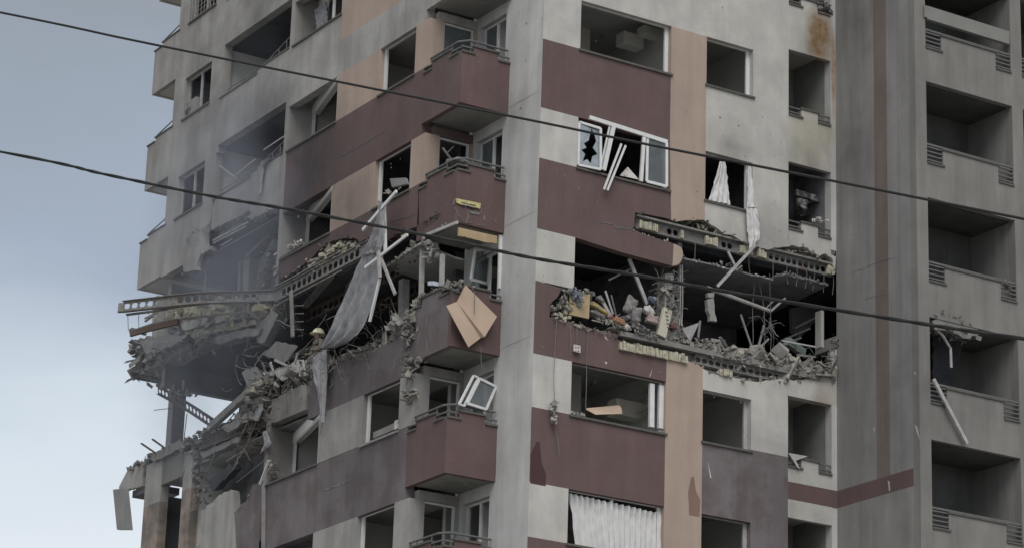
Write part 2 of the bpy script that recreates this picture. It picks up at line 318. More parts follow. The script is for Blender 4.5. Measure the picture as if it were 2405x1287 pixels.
for s in range(-4, 9):
    o = -3.1 * s
    h, si, b = H_ + o, S_ + o, B_ + o
    # ---- slab and ceilings
    if s not in (1,):
        sl = MB()
        zt, zb = .78 + o - 3.1, .44 + o - 3.1     # floor of this storey
        sl.box((.02 + XL + .24, 3.4, zb), (15.8, 18.38, zt)); sl.box((.26, .26, zb), (15.8, 3.4, zt)); sl.box((9.3, .3, zb), (15.8, .26, zt)) if False else None
        T(sl.build('floor_slab', floorm))
    else:
        sl = MB(); zt, zb = .78 + o - 3.1, .44 + o - 3.1
        sl.box((XL + .3, 3.4, zb), (15.8, 11.2, zt)); sl.box((XL + .12, 11.2, zb), (2.4, 20.15, zt)); sl.box((2.4, 11.2, zb), (15.8, 18.38, zt)); sl.box((.26, .6, zb), (15.8, 3.4, zt)); T(sl.build('floor_slab', sootyslab))
    if s not in (2,):
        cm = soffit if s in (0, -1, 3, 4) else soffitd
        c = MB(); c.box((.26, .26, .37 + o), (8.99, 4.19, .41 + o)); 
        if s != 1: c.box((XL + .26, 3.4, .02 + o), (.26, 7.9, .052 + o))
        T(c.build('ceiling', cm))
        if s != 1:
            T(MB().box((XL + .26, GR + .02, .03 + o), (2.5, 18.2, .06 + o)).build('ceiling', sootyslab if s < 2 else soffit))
    # ---- interior walls
    im = {1: innerd, 2: innerd}.get(s, inner)
    iw = MB()
    zl, zh = o + .79 - 3.1, o + .42
    iw.box((.26, 4.2, zl), (9.0, 4.35, zh)); iw.box((.27, 2.5, zl), (3.0, 2.6, zh)) if s != 2 else None; iw.box((4.30, .27, zl), (4.42, 4.2, zh)); iw.box((6.9, .27, zl), (7.02, 4.2, zh)) if s != 2 else None
    T(iw.build('partition', im)); iw = MB()
    if s != 2:
        iw.box((2.6, 4.6, zl), (2.75, 18.3, zh)); iw.box((XL + .27, 6.9, zl), (2.5, 7.0, zh)); iw.box((XL + .27, 10.78, zl), (2.5, 10.9, zh))
        if s != 1: iw.box((XL + .27, 15.4, zl), (2.5, 15.55, zh))
        T(iw.build('partition', soffitd if s == 1 else im))
    else:
        T(iw.box((3.2, 4.6, zl), (3.4, 13.5, zh)).box((1.4, 18.15, zl), (9, 18.38, zh)).box((3.4, 13.3, zl), (15.7, 13.5, zh)).build('partition', innerd))
    # loggia backs
    if s != 2:
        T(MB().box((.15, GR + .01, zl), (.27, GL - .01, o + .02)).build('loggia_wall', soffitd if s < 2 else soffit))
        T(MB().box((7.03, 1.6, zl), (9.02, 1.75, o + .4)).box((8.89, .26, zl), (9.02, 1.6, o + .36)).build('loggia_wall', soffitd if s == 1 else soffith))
    # ---- RIGHT FACADE
    bandc = brown if s >= 0 else cream
    if s not in (1, 2):
        slab_cell('R', 0, W0, si, h, cream); slab_cell('R', 0, W1, b, si, bandc)
        slab_cell('R', W1, P1, b, h, peach if s >= 0 else cream)
        slab_cell('R', P1, S1, b, si, cream if s < 3 else mauve)
        if s == 3: slab_cell('R', S1, G0, si + .03, h, cream); slab_cell('R', S1, G0, b, si + .03, mauve)
        elif s > 3: slab_cell('R', S1, G0, b, h, mauve)
        else: slab_cell('R', S1, G0, b, h, cream)
    if s == 1:   # band below this storey is torn, built by hand
        slab_cell('R', 0, W0, si, h, cream); slab_cell('R', S1, G0, S_ + o, h, cream)
    # loggia column
    if s not in (2,):
        lm = pillar
        zt2 = .10 + o
        if s not in (1,):
            slab_cell('R', G1, CC, b + .31, h + .31 , lm)
            hi_bot = b + .31
            if s == 3:
                stepped('R', G0, G1, -11.396, si + .03, cream, low=(True, True), lo=.42, bars=2, drop=.26)
                slab_cell('R', G0, G1, -11.837, -11.398, brown, .14, name='painted_band'); slab_cell('R', G0, G1, b + .31, -11.839, cream, .14)
                slab_cell('R', G1, CC + .1, -11.837, -11.398, brown, .3, base=-.01, name='painted_band')
            else:
                stepped('R', G0, G1, hi_bot, si + .03, cream if s > -1 else cream, low=(True, True), lo=.42, bars=2, drop=.26)
        else:
            slab_cell('R', G1, CC, -5.25, h + .31, lm)
            stepped('R', G0, G1, -5.1, si + .03, cream, low=(True, True), lo=.42, bars=2, drop=.26)
    # windows
    if s != 2:
        if s not in (1,): window('R', W0, W1, si, h, frame=True, one=1, mull=() if s < 4 else (2.4,), m=greyframe if s == 3 else white)
        else: T(MB().box((W0 - .04, -.05, si - .055), (W1 + .04, .1, si - .002)).build('sill', coping))
        window('R', P1, S1, si, h, frame=True, one=1, m=white if s < 3 else greyframe, d=.15)
    # ---- RIGHT BLOCK FACE (half storey offset)
    top = -1.377 + o; zr = -3.10 + o
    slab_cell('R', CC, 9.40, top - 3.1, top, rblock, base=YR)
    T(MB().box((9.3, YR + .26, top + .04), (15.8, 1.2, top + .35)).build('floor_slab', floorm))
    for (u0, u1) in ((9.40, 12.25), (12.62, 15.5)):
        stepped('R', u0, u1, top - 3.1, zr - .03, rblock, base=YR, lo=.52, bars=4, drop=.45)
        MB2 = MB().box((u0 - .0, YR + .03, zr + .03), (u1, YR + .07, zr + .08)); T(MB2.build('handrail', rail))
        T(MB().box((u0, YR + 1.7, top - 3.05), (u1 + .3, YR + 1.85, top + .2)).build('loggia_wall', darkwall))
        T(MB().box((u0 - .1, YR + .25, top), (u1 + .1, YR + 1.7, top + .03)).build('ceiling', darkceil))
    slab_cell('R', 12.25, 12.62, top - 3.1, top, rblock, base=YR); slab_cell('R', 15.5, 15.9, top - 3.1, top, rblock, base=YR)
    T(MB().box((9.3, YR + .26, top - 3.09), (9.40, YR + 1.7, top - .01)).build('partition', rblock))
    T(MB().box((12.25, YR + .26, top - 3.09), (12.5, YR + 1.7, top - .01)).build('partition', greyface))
    # ---- left facing face of right block
    if s == 3:
        zb3 = -11.396
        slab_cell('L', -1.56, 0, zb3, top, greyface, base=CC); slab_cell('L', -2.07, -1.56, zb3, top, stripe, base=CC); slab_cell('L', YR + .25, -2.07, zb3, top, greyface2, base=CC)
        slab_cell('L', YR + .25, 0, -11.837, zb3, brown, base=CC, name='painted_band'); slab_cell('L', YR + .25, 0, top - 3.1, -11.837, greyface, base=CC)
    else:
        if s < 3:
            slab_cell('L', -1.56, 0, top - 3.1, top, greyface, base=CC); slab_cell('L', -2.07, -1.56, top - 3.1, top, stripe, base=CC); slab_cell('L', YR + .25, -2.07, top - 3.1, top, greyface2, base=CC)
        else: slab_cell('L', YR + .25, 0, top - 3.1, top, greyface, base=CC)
    # ---- CORNER notch: pillar side wall (x=0) and back wall (y=YB)
    slab_cell('L', 0.25, 1.75, b, h, pillar, base=0.0); slab_cell('L', 1.75, YB + .2, h, h + .22, pillar, base=0.0)
    slab_cell('L', 0.002, .25, b, h, pillar, base=-.001, t=.25)
    slab_cell('L', 1.75, YB + .2, b + .22, -2.3 + o, pillar, base=0.0, t=.23)
    slab_cell('L', 2.98, YB + .2, -2.3 + o, h, pillar, base=0)
    window('L', 1.75, 2.98, -2.28 + o, h, base=0.0, mull=(2.36,), sill=None, pane=((2.4, 2.93),) if s in (0, 1, 3) else ())
    nm = peach if s in (0, 1) else creamL
    if s != 2:
        slab_cell('R', XL + .25, -.98, b + .6, h, nm, t=.2, base=YB); slab_cell('R', -.08, 0, b + .6, h, nm, t=.2, base=YB)
        slab_cell('R', XL + .25, 0, h, h + .23, brown if s == 1 else creamL, t=.2, base=YB)
        window('R', -.98, -.08, -2.28 + o, h, base=YB, sill=None, d=.06, pane=((-.9, -.15),) if s == 0 else ())
    # balcony: slab, parapet with two faces
    bt, bb = -1.51 + o, -3.02 + o
    bm = brown if s >= 0 else creamL
    T(MB().box((XL + .14, YT + .14, bb + .01), (-.005, YB - .002, bb + .16)).build('balcony_floor', soffith))
    fx = MB().box((-.5, 2.1, bb - .025), (-.36, 2.24, bb + .01)); T(fx.build('ceiling_light', copingl))
    ubr = -.0
    lw = stepped('R', XL + .0, ubr, bb, bt + .02, bm, base=YT, low=(True, True), lo=.34, bars=1, drop=.2)
    lz = stepped('L', YT + .14, YB + .22, bb, bt + .02, mauve if s == 2 else bm, base=XL, low=(True, True), lo=.42, bars=1, drop=.2)
    r = MB().tube([(XL + .07, YB + .1, bt + .2), (XL + .07, YT + .3, bt + .2), (XL + .25, YT + .07, bt + .2), (-.03, YT + .07, bt + .2)], .028, 8)
    for p in ((XL + .07, YB - .35), (XL + .07, YT + .6), (XL + .45, YT + .07), (-.4, YT + .07)): r.tube([(p[0], p[1], bt - .1), (p[0], p[1], bt + .2)], .018, 5)
    if s != 2: T(r.build('handrail', rail))
    # ---- LEFT FACADE
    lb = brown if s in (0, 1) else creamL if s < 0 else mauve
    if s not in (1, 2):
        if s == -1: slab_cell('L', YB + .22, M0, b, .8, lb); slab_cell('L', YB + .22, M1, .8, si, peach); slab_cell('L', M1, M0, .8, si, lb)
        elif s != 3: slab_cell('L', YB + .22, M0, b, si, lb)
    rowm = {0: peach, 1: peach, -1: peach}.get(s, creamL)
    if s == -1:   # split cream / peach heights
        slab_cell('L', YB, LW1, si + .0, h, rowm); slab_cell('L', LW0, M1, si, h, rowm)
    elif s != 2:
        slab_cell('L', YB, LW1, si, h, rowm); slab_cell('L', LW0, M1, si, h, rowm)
    if s != 2:
        window('L', LW1, LW0, si, h, one=1, mull=(), fw=.07, m=white, sill=coping if s < 3 else copingl, d=.12)
        # angled bay
        A, Bp = V((XL, M1, 0)), V((-.66, M0 + .1, 0)); d = (Bp - A).normalized(); n = V((d.y, -d.x, 0))
        def ang(u0, u1, z0, z1, m, name='wall', dd=0., t=.2):
            return T(MB().obox(A + d * (u0 + u1) / 2 + V((0, 0, (z0 + z1) / 2)) + n * (t / 2 + dd), d * (u1 - u0) / 2, n * t / 2, V((0, 0, (z1 - z0) / 2))).build(name, m))
        if s < 4:
            ang(0.02, 2.9, b + .6, -1.56 + o, rowm if 0 else creamL); ang(0.02, 2.9, -.27 + o, .0 + o, inner)  # lintel in whiter paint: brightness from its different facing put into the colour
            f = MB()
            for (u0, u1, z0, z1) in ((.05, .1, -1.5, -.27), (2.72, 2.88, -1.5, -.27), (.1, 2.72, -.3, -.27)) if s >= 0 else ((.05, .11, -1.5, -.27), (2.72, 2.88, -1.5, -.27), (.11, 2.72, -.33, -.27), (1.1, 1.2, -1.5, -.33), (1.9, 1.98, -1.5, -.33)):
                f.obox(A + d * (u0 + u1) / 2 + V((0, 0, (z0 + z1) / 2 + o)) + n * .05, d * (u1 - u0) / 2, n * .03, V((0, 0, (z1 - z0) / 2)))
            wf = T(f.build('window', white))
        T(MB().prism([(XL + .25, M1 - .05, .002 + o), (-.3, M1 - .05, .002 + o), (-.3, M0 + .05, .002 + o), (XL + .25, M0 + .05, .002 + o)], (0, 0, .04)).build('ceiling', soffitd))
        T(MB().box((XL, M1 - .02, si - .05), (XL - .05, M0, si - .002)).build('sill', coping))
        slab_cell('R', XL + .25, -.5, si - .2, .0 + o, creamL, t=.1, base=M0)
    # pier M0..GR, strip above openings
    if s != 2:
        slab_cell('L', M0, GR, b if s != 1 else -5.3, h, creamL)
    if s not in (2, 3) :
        zc = creamL
        if s != 1:
            if s: slab_cell('L', GR, GL, b + .22, si - .32, zc)
            stp = T(MB().box(fr('L', GR, si - .32), fr('L', GR + 1.9, si - .0, .16)).box(fr('L', GR + 1.9, si - .32), fr('L', GL, si - .14, .16)).build('balcony', zc))
            MB().box(fr('L', GR, si + .001, -.03), fr('L', GR + 1.93, si + .04, .18)).box(fr('L', GR + 1.93, si - .139, -.03), fr('L', GL + .1, si - .1, .18)).build('coping', coping, stp)
            for zz, uu in ((si + .42, GR + 1.7), (si + .06, GR + 3.9)):
                MB().tube([fr('L', GR + .02, zz, .06), fr('L', uu, si + .06, .06)], .018, 5).build('handrail', rail, stp)
            for k in range(4): MB().tube([fr('L', GR + .3 + k * .45, si, .06), fr('L', GR + .3 + k * .45, si + .36 - .1 * k, .06)], .014, 5).build('railing_post', rail, stp)
            zb_ = b if s else -3.12
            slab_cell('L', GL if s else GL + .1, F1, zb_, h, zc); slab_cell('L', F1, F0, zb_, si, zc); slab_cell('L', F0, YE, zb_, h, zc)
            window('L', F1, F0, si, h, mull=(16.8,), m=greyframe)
    # wall between head h and band above: b of storey s-1 equals h, nothing missing; loggia LG has its lintel in the band above
    if s not in (2, 3): T(MB().box((XL + .25, 18.15, b if s else -3.1), (15.7, 18.38, h)).build('wall', greyface))
    elif s == 3: T(MB().box((XL + .25, 18.15, b), (15.7, 18.38, h - .1)).build('wall', soffitd))
    # far balcony
    if s <= 0:
        pz, pt_ = -3.06 + o, -1.52 + o
        fb = T(MB().box((XL, YE + .0, pz), (XL + .14, FB, pt_ - .12)).box((XL + .14, FB - .14, pz), (3, FB, pt_ - .12)).box((XL, YE, pt_ - .12), (XL + .14, YE + 1.1, pt_)).build('balcony', creamL))
        MB().box((XL - .03, YE - .1, pt_ + .001), (XL + .16, YE + 1.15, pt_ + .04)).box((XL - .03, YE + 1.15, pt_ - .119), (XL + .16, FB + .03, pt_ - .08)).build('coping', coping, fb)
        MB().tube([(XL + .07, YE - .1, pt_ + .3), (XL + .07, YE + 1.2, pt_ + .12), (XL + .07, FB - .5, pt_ + .1)], .02, 5).tube([(XL + .07, YE + .9, pt_), (XL + .07, YE + .9, pt_ + .16)], .015, 5).build('handrail', rail, fb)
        T(MB().box((XL + .14, YE, pz + .01), (3, FB - .14, pz + .16)).build('balcony_floor', soffit))
# outer shell far sides and roof
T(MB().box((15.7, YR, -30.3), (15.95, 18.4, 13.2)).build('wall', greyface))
T(MB().box((XL, 3.145, 13.1), (15.95, 18.4, 13.4)).box((0, 0, 13.1), (15.95, 3.14, 13.4)).build('roof', slabm))

# ------------------------------------------------------------------ damage helpers
def cast(path, up=(0, 0, 1), depth=.36, cell=.27, fl=.13, m=None, name='steel_beam', parent=None, outv=None, t=.02, holes=(0, 999), skip=()):
    """castellated beam: web with hexagonal holes between two flanges"""
    m = m or steel; path = [V(p) for p in path]
    L = [0]
    for a, b in zip(path, path[1:]): L.append(L[-1] + (b - a).length)
    def at(q):
        for i in range(len(path) - 1):
            if q <= L[i + 1] or i == len(path) - 2:
                return path[i].lerp(path[i + 1], (q - L[i]) / (L[i + 1] - L[i]))
    n = max(1, round(L[-1] / cell)); c = [at(L[-1] * i / n) for i in range(n + 1)]
    up = V(up).normalized(); w = MB()
    for i in range(n):
        a, b = c[i], c[i + 1]; d = b - a; nrm = d.cross(up).normalized() * t / 2
        Q = lambda x, y: a + d * x + up * (y * depth)
        if holes[0] <= i < holes[1] and i not in skip:
            O = [Q(0, -.5), Q(.5, -.5), Q(1, -.5), Q(1, 0), Q(1, .5), Q(.5, .5), Q(0, .5), Q(0, 0)]
            H = [Q(.24, -.27), Q(.5, -.27), Q(.76, -.27), Q(.93, 0), Q(.76, .27), Q(.5, .27), Q(.24, .27), Q(.07, 0)]
            vs = [p + nrm for p in O + H] + [p - nrm for p in O + H]; fs = []
            for k in range(8):
                k2 = (k + 1) % 8
                fs += [(k, k2, 8 + k2, 8 + k), (16 + k, 24 + k, 24 + k2, 16 + k2), (8 + k, 8 + k2, 24 + k2, 24 + k)]
            w.add(vs, fs)
        else:
            w.hexa([Q(0, -.5) - nrm, Q(1, -.5) - nrm, Q(1, -.5) + nrm, Q(0, -.5) + nrm, Q(0, .5) - nrm, Q(1, .5) - nrm, Q(1, .5) + nrm, Q(0, .5) + nrm])
    o = w.build(name, m, parent, normals=False)
    for sgn in (-1, 1):
        f = MB()
        for i in range(n): f.bar(c[i] + up * sgn * (depth / 2 + .009), c[i + 1] + up * sgn * (depth / 2 + .009), fl, .018, up)
        f.build('flange', m, o)
    return o
BR = []
for k in range(4):
    b_ = MB(); R_ = random.Random(k)
    for q in range(2):
        b_.hexa([(x + R_.uniform(-.006, .006), y, z + R_.uniform(-.01, .01)) for x, y, z in
                 [(-.04 + q * .042, -.05, -.5), (-.005 + q * .042, -.05, -.5), (-.005 + q * .042, .05, -.5), (-.04 + q * .042, .05, -.5), (-.04 + q * .042, -.05, .5), (-.005 + q * .042, -.05, .5), (-.005 + q * .042, .05, .5), (-.04 + q * .042, .05, .5)]])
    o = b_.build('brick', creamb); BR.append(o.data); bpy.data.objects.remove(o)
def brick_row(a, b, hgt, parent_fn=T, out=(0, -1, 0), step=.096, drop=.0, lose=.1, jit=.03):
    a, b = V(a), V(b); d = (b - a); n = int(d.length / step); d.normalize(); out = V(out)
    ang = math.atan2(d.y, d.x)
    for i in range(n):
        if rnd.random() < lose: continue
        o = bpy.data.objects.new('brick', BR[rnd.randrange(4)]); link(o)
        hh = hgt * rnd.uniform(.72, 1.0)
        p = a + d * (i + .5) * step + out * rnd.uniform(-jit, jit)
        o.location = p + V((0, 0, -(hgt - hh) * .5)); o.rotation_euler = (rnd.uniform(-.04, .04), rnd.uniform(-.05, .05), ang); o.scale = (1, 1, hh)
        parent_fn(o)
def edge(pts, m=None, size=.05, dens=26, spread=.05, name='broken_edge', depth=(0, .22), side='R', par=True):
    w = MB(); pts = [V(p) for p in pts]
    dv = V((0, 1, 0)) if side == 'R' else V((1, 0, 0))
    for a, b in zip(pts, pts[1:]):
        for i in range(max(1, int((b - a).length * dens))):
            p = a.lerp(b, rnd.random()) + dv * rnd.uniform(*depth) + V((rnd.gauss(0, spread), rnd.gauss(0, spread), rnd.gauss(0, spread)))
            w.rock(p, size * rnd.uniform(.35, 1.3), .9)
    o = w.build(name, m or dustc, normals=False); o['kind'] = 'stuff'
    if par: T(o)
    return o
def heap(name, quad, n, size, m, label, cat='rubble', hmax=.4, zf=None):
    """quad: 4 world points (floor), rocks scattered and piled"""
    w = MB(); q = [V(p) for p in quad]
    for i in range(n):
        u, v_ = rnd.random(), rnd.random() ** 1.2
        p = q[0].lerp(q[1], u).lerp(q[3].lerp(q[2], u), v_)
        hh = hmax * max(.15, .6 + .6 * noise.noise(p * 1.3)) * (1 - abs(v_ - .35) * .9)
        p.z += rnd.random() * hh
        w.rock(p, size * rnd.uniform(.3, 1.5) * (1 if rnd.random() > .08 else 1.8), .8)
    o = w.build(name, m, normals=False); tag(o, label, cat, kind='stuff'); return o
def tangle(name, centre_pts, n, ln, r, m, label, spread=(.4, .4, .3), cat='tangled wires', sag=.3):
    w = MB()
    for i in range(n):
        a = V(rnd.choice(centre_pts)); p = a + V([rnd.gauss(0, s_) for s_ in spread]); d = V((rnd.gauss(0, 1), rnd.gauss(0, 1), rnd.gauss(0, .8))).normalized()
        pts = [p]; l = ln * rnd.uniform(.4, 1.4)
        for k in range(6):
            d = (d + V((rnd.gauss(0, .35), rnd.gauss(0, .35), rnd.gauss(0, .35) - sag * .3))).normalized(); p = p + d * l / 6; pts.append(p)
        w.tube(pts, r * rnd.uniform(.6, 1.4), 4)
    o = w.build(name, m, normals=False); tag(o, label, cat, kind='stuff'); return o
def cloth(left, right, nu=14, nv=30, amp=.05, freq=5, side=V((-1, 0, 0)), seed=0, wr=.035):
    """left/right: lists of world points from top to bottom"""
    def samp(c, t):
        x = t * (len(c) - 1); i = min(int(x), len(c) - 2); f = x - i
        p0 = c[max(i - 1, 0)]; p1, p2 = c[i], c[i + 1]; p3 = c[min(i + 2, len(c) - 1)]
        return .5 * ((2 * p1) + (p2 - p0) * f + (2 * p0 - 5 * p1 + 4 * p2 - p3) * f * f + (3 * p1 - p0 - 3 * p2 + p3) * f ** 3)
    L_, R_ = [V(p) for p in left], [V(p) for p in right]; vs = []; fs = []
    for j in range(nv + 1):
        t = j / nv; a, b = samp(L_, t), samp(R_, t)
        for i in range(nu + 1):
            u = i / nu
            p = a.lerp(b, u)
            p = p + side * (amp * math.sin(u * freq * 2 * math.pi + 2.0 * noise.noise(V((u * 2, t * 2, seed)))) * (.35 + .65 * abs(math.sin(1.3 + t * 2 + seed))) + wr * (noise.noise(V((u * 7, t * 9, seed + 5))) + .6 * noise.noise(V((u * 16, t * 22, seed)))) + .5 * amp * math.sin(math.pi * u))
            vs.append(p)
    for j in range(nv):
        for i in range(nu): k = j * (nu + 1) + i; fs.append((k, k + 1, k + nu + 2, k + nu + 1))
    m = MB(); m.add(vs, fs); return m
def solid(m, pts2, thick, name, parent=None):
    return MB().prism(pts2, thick).build(name, m, parent)

# ------------------------------------------------------------------ RIGHT FACADE, torn storey
t_ = .22
brk_low = [(1485, 537), (1506, 545), (1530, 552), (1548, 559), (1570, 565), (1583, 570)]
main = [V((0, 0, -4.61)), V((W1, 0, -4.61))] + jagline([RP(1577, 514), RP(1540, 505), RP(1492, 497)], .1, .015) + [RP(1491, 530)] + jagline([RP(*p) for p in brk_low], .1, .02) + [RP(1580, 622), RP(1460, 590), V((W0, 0, -6.41)), V((0, 0, -6.41))]
panel('R', main, brown, t_)
panel('R', [RP(1583, 570)] + jagline([RP(1590, 573), RP(1601, 579), RP(1605, 596), RP(1601, 610), RP(1594, 619)], .08, .02) + [RP(1580, 622)], peach, t_)
panel('R', [V((W1, 0, -3.31)), V((P1, 0, -3.31))] + jagline([RP(1656, 514), RP(1630, 516), RP(1610, 515), RP(1590, 518), RP(1577, 514)], .1, .025), peach)
brkc = [(1656, 516), (1680, 530), (1700, 547), (1726, 553), (1756, 570), (1803, 584), (1833, 579), (1853, 577)]
brkc2 = [(1853, 577), (1868, 575), (1898, 582), (1912, 591), (1926, 599), (1940, 593), (1955, 604), (1962, 640)]
panel('R', [V((G0, 0, -4.61)), V((P1, 0, -4.61))] + jagline([RP(*p) for p in brkc], .1, .03), cream)
panel('R', [V((CC, 0, -5.1)), V((G0, 0, -5.1))] + jagline([RP(*p) for p in brkc2], .1, .03), cream)
slab_cell('R', G1, CC, -6.2, -5.2, pillar) if False else None
edge([RP(*p, .02) for p in [(1492, 499), (1540, 507), (1577, 516), (1610, 519), (1656, 518)]], mossd, .05, 30, .03)
edge([RP(*p, .02) for p in brkc[:5]], mossd, .05, 34, .035); edge([RP(*p, .02) for p in brkc2], dustc, .05, 30, .04)
edge([RP(*p, .0) for p in brk_low], cream, .03, 26, .02); edge([RP(1605, 590), RP(1602, 612), RP(1590, 622)], dustc, .04, 30, .03)
edge([RP(1630, 528, .1), RP(1680, 540, .1), RP(1725, 556, .1)], creamb, .06, 26, .04); edge([RP(1850, 586, .1), RP(1895, 588, .1), RP(1935, 602, .1)], creamb, .06, 26, .04)
# castellated edge beam with brick infill
zc_, yb_ = -5.61, .17
def rx(px): return RP(px, 560, yb_).x
bm_ = cast([(rx(1492), yb_, zc_), (9.02, yb_, zc_)], depth=.27, cell=.185, fl=.12, holes=(0, 999), skip=(0, 1, 2, 3, 4, 7, 8, 9, 10, 11, 12, 13, 16, 17, 18, 19)); T(bm_)
for a, b in ((1496, 1553), (1594, 1604), (1637, 1683), (1733, 1762), (1774, 1802), (1938, 1956)):
    brick_row((rx(a), yb_ - .07, zc_ - .01), (rx(b), yb_ - .07, zc_ - .01), .23)
T(MB().box((rx(1489), .02, -5.47), (rx(1735), .3, -5.42)).box((rx(1800), .04, -5.47), (9.02, .3, -5.42)).build('slab_edge', slabm))
# dropped ceiling below, hung on wires
cl = [(4.2, -6.27), (5.4, -6.27), (7.1, -6.27)]
front = jagline([RP(1604, 603), RP(1625, 607), RP(1700, 625), RP(1758, 640), RP(1820, 655)], .12, .015)
pts = [V((p.x, .02 + rnd.uniform(0, .08), -6.27)) for p in front]
T(MB().prism(pts + [V((7.3, 4.1, -6.27)), V((4.45, 4.1, -6.27))], (0, 0, .04)).build('ceiling', soffitd))
pts = [V((p.x, .02 + rnd.uniform(0, .1), p.z)) for p in jagline([RP(1826, 645), RP(1850, 640), RP(1890, 651), RP(1950, 667)], .12, .015)]
T(MB().prism(pts + [V((9.0, 4.1, -6.2)), V((7.35, 4.1, -6.25))], (0, 0, .04)).build('ceiling', soffitd))
edge([RP(1606, 602), RP(1700, 623), RP(1758, 637), RP(1820, 652)], greyframe, .028, 30, .015, depth=(0, .1)); edge([RP(1826, 643), RP(1850, 636), RP(1900, 651), RP(1950, 664)], dustc, .035, 34, .02, depth=(0, .1))
edge([RP(1690, 612), RP(1715, 618), RP(1740, 630)], dustc, .06, 20, .03, depth=(0, .1))
for x in (1634, 1760, 1817, 1850, 1872, 1895, 1914, 1936, 1958):
    a = RP(x, 560, .1); T(MB().tube([(a.x, .1, -5.76), (a.x + rnd.uniform(-.03, .03), .1 + rnd.uniform(-.03, .03), -6.0), (a.x + rnd.uniform(-.08, .05), .1, -6.26)], .008, 4).build('ceiling_hanger', wire))
for x0, xx in ((1775, 1768), (1780, 1795), (1808, 1810)):
    T(MB().tube([RP(x0, 640, .3), RP(xx, 720, .35), RP(xx + 2, 790, .3), RP(xx, 828, .2)], .009, 4).build('hanging_cable', wire))
for x0 in (1598, 1603): T(MB().tube([RP(x0, 620, .15), RP(x0 + 1, 700, .2), RP(x0 - 1, 762, .1)], .014, 4).build('hanging_rod', greyframe))
slab_cell('R', 0, W0, -7.71, -6.41, cream)
# bands below the torn storey
bk = [(1320, 674), (1313, 690), (1300, 703), (1293, 712), (1291, 742), (1320, 747), (1345, 755), (1380, 765), (1400, 772), (1420, 777), (1449, 781)]
bk2 = [(1451, 795), (1470, 800), (1500, 812), (1540, 824), (1567, 832)]
panel('R', [V((0, 0, -9.51)), V((0, 0, -7.71)), RP(1320, 674)] + jagline([RP(*p) for p in bk], .1, .02)[1:] + jagline([RP(*p) for p in bk2], .12, .02) + [V((W1, 0, -9.51))], brown)
pk = [(1567, 832), (1600, 842), (1640, 852), (1651, 862)]
panel('R', [V((W1, 0, -9.51))] + jagline([RP(*p) for p in pk], .1, .02) + [V((P1, 0, -9.51))], peach)
ck = [(1651, 862), (1680, 874), (1705, 880), (1740, 886), (1775, 893), (1800, 889), (1850, 887)]
ck2 = [(1850, 887), (1880, 890), (1905, 887), (1925, 878), (1948, 862), (1957, 840), (1960, 820)]
panel('R', [V((P1, 0, -9.51))] + jagline([RP(*p) for p in ck], .1, .03) + [V((G0, 0, -9.51))], cream)
panel('R', [V((G0, 0, -9.2))] + jagline([RP(*p) for p in ck2], .1, .03) + [V((CC, 0, -7.7)), V((CC, 0, -9.2))], cream)
T(MB().box((G0, .0, -9.51), (CC, .25, -9.2)).build('wall', cream)) if False else None
edge([RP(*p) for p in bk[3:]], creamb, .045, 40, .03); edge([RP(*p) for p in bk2 + pk], dustc, .05, 30, .03); edge([RP(*p) for p in ck], dustc, .06, 36, .04); edge([RP(*p) for p in ck2], dustc, .055, 46, .05)
edge([RP(1962, 792, -.06), RP(1965, 815, -.06), RP(1960, 850, -.06), RP(1950, 870, -.04)], dustc, .045, 60, .05)
edge([RP(1297, 745), RP(1345, 759), RP(1400, 775), RP(1448, 786)], dustc, .05, 36, .02, depth=(-.06, .1))
brick_row(RP(1454, 806, -.03), RP(1626, 842, -.03), .24, lose=.03)
brick_row(RP(1690, 868, -.02), RP(1722, 876, -.02), .2, lose=.2)
T(MB().box((RP(1455, 790).x, -.06, -8.62), (RP(1720, 790).x, .25, -8.5)).build('slab_edge', slabm))
T(MB().box((RP(1738, 860).x, -.05, -8.64), (RP(1925, 860).x, .3, -8.52)).build('slab_edge', slabm))
bm2 = cast([(RP(1636, 850).x, .08, -8.76), (8.7, .08, -8.76)], depth=.22, cell=.2, fl=.1); T(bm2)
# brick stub with plywood, left end of the torn parapet
for r0 in range(4):
    y0 = 700 + r0 * 12
    for x in range(1303 - r0 * 2, 1341, 10):
        if r0 == 0 and x < 1318: continue
        p = RP(x + rnd.uniform(-4, 4), y0 + (x - 1300) * .25 + rnd.uniform(-3, 3), .06 + rnd.uniform(-.04, .06))
        if rnd.random() < .25: continue
        T(MB().obox(p, V((.047 * rnd.uniform(.7, 1.4), 0, rnd.uniform(-.03, .03))), V((0, .08, 0)), V((0, 0, .052 * rnd.uniform(.4, 1)))).build('brick', creamb))
T(MB().prism([RP(1340, 690, -.01), RP(1387, 688, -.01), RP(1384, 745, -.01), RP(1338, 735, -.01)], (0, .06, 0)).build('plywood_panel', ply))
edge([RP(1320, 680, -.02), RP(1345, 679, -.02), RP(1392, 686, -.02), RP(1392, 700, -.02)], dustc, .05, 50, .03, depth=(-.05, .15))
edge([RP(1300, 735, -.02), RP(1310, 712, -.02), RP(1325, 695, -.02), RP(1335, 700, -.02), RP(1330, 735, -.02)], dustc, .06, 40, .05, depth=(-.06, .1))
# leaning broken pier between the two torn rooms
pier = MB().prism(jagline([RP(1563, 640, .2), RP(1581, 640, .2), RP(1583, 690, .2), RP(1592, 725, .2), RP(1606, 765, .2), RP(1612, 790, .2)], .12, .03) + [RP(1560, 800, .2)], (0, .35, 0)).build('broken_pier', concrete); T(pier)
edge([RP(1572, 645, .15), RP(1575, 690, .15), RP(1588, 740, .12), RP(1606, 790, .1)], dustc, .08, 60, .07)
T(MB().box((8.6, .06, -7.72), (8.69, .3, -6.75)).build('wall', creamL)); 
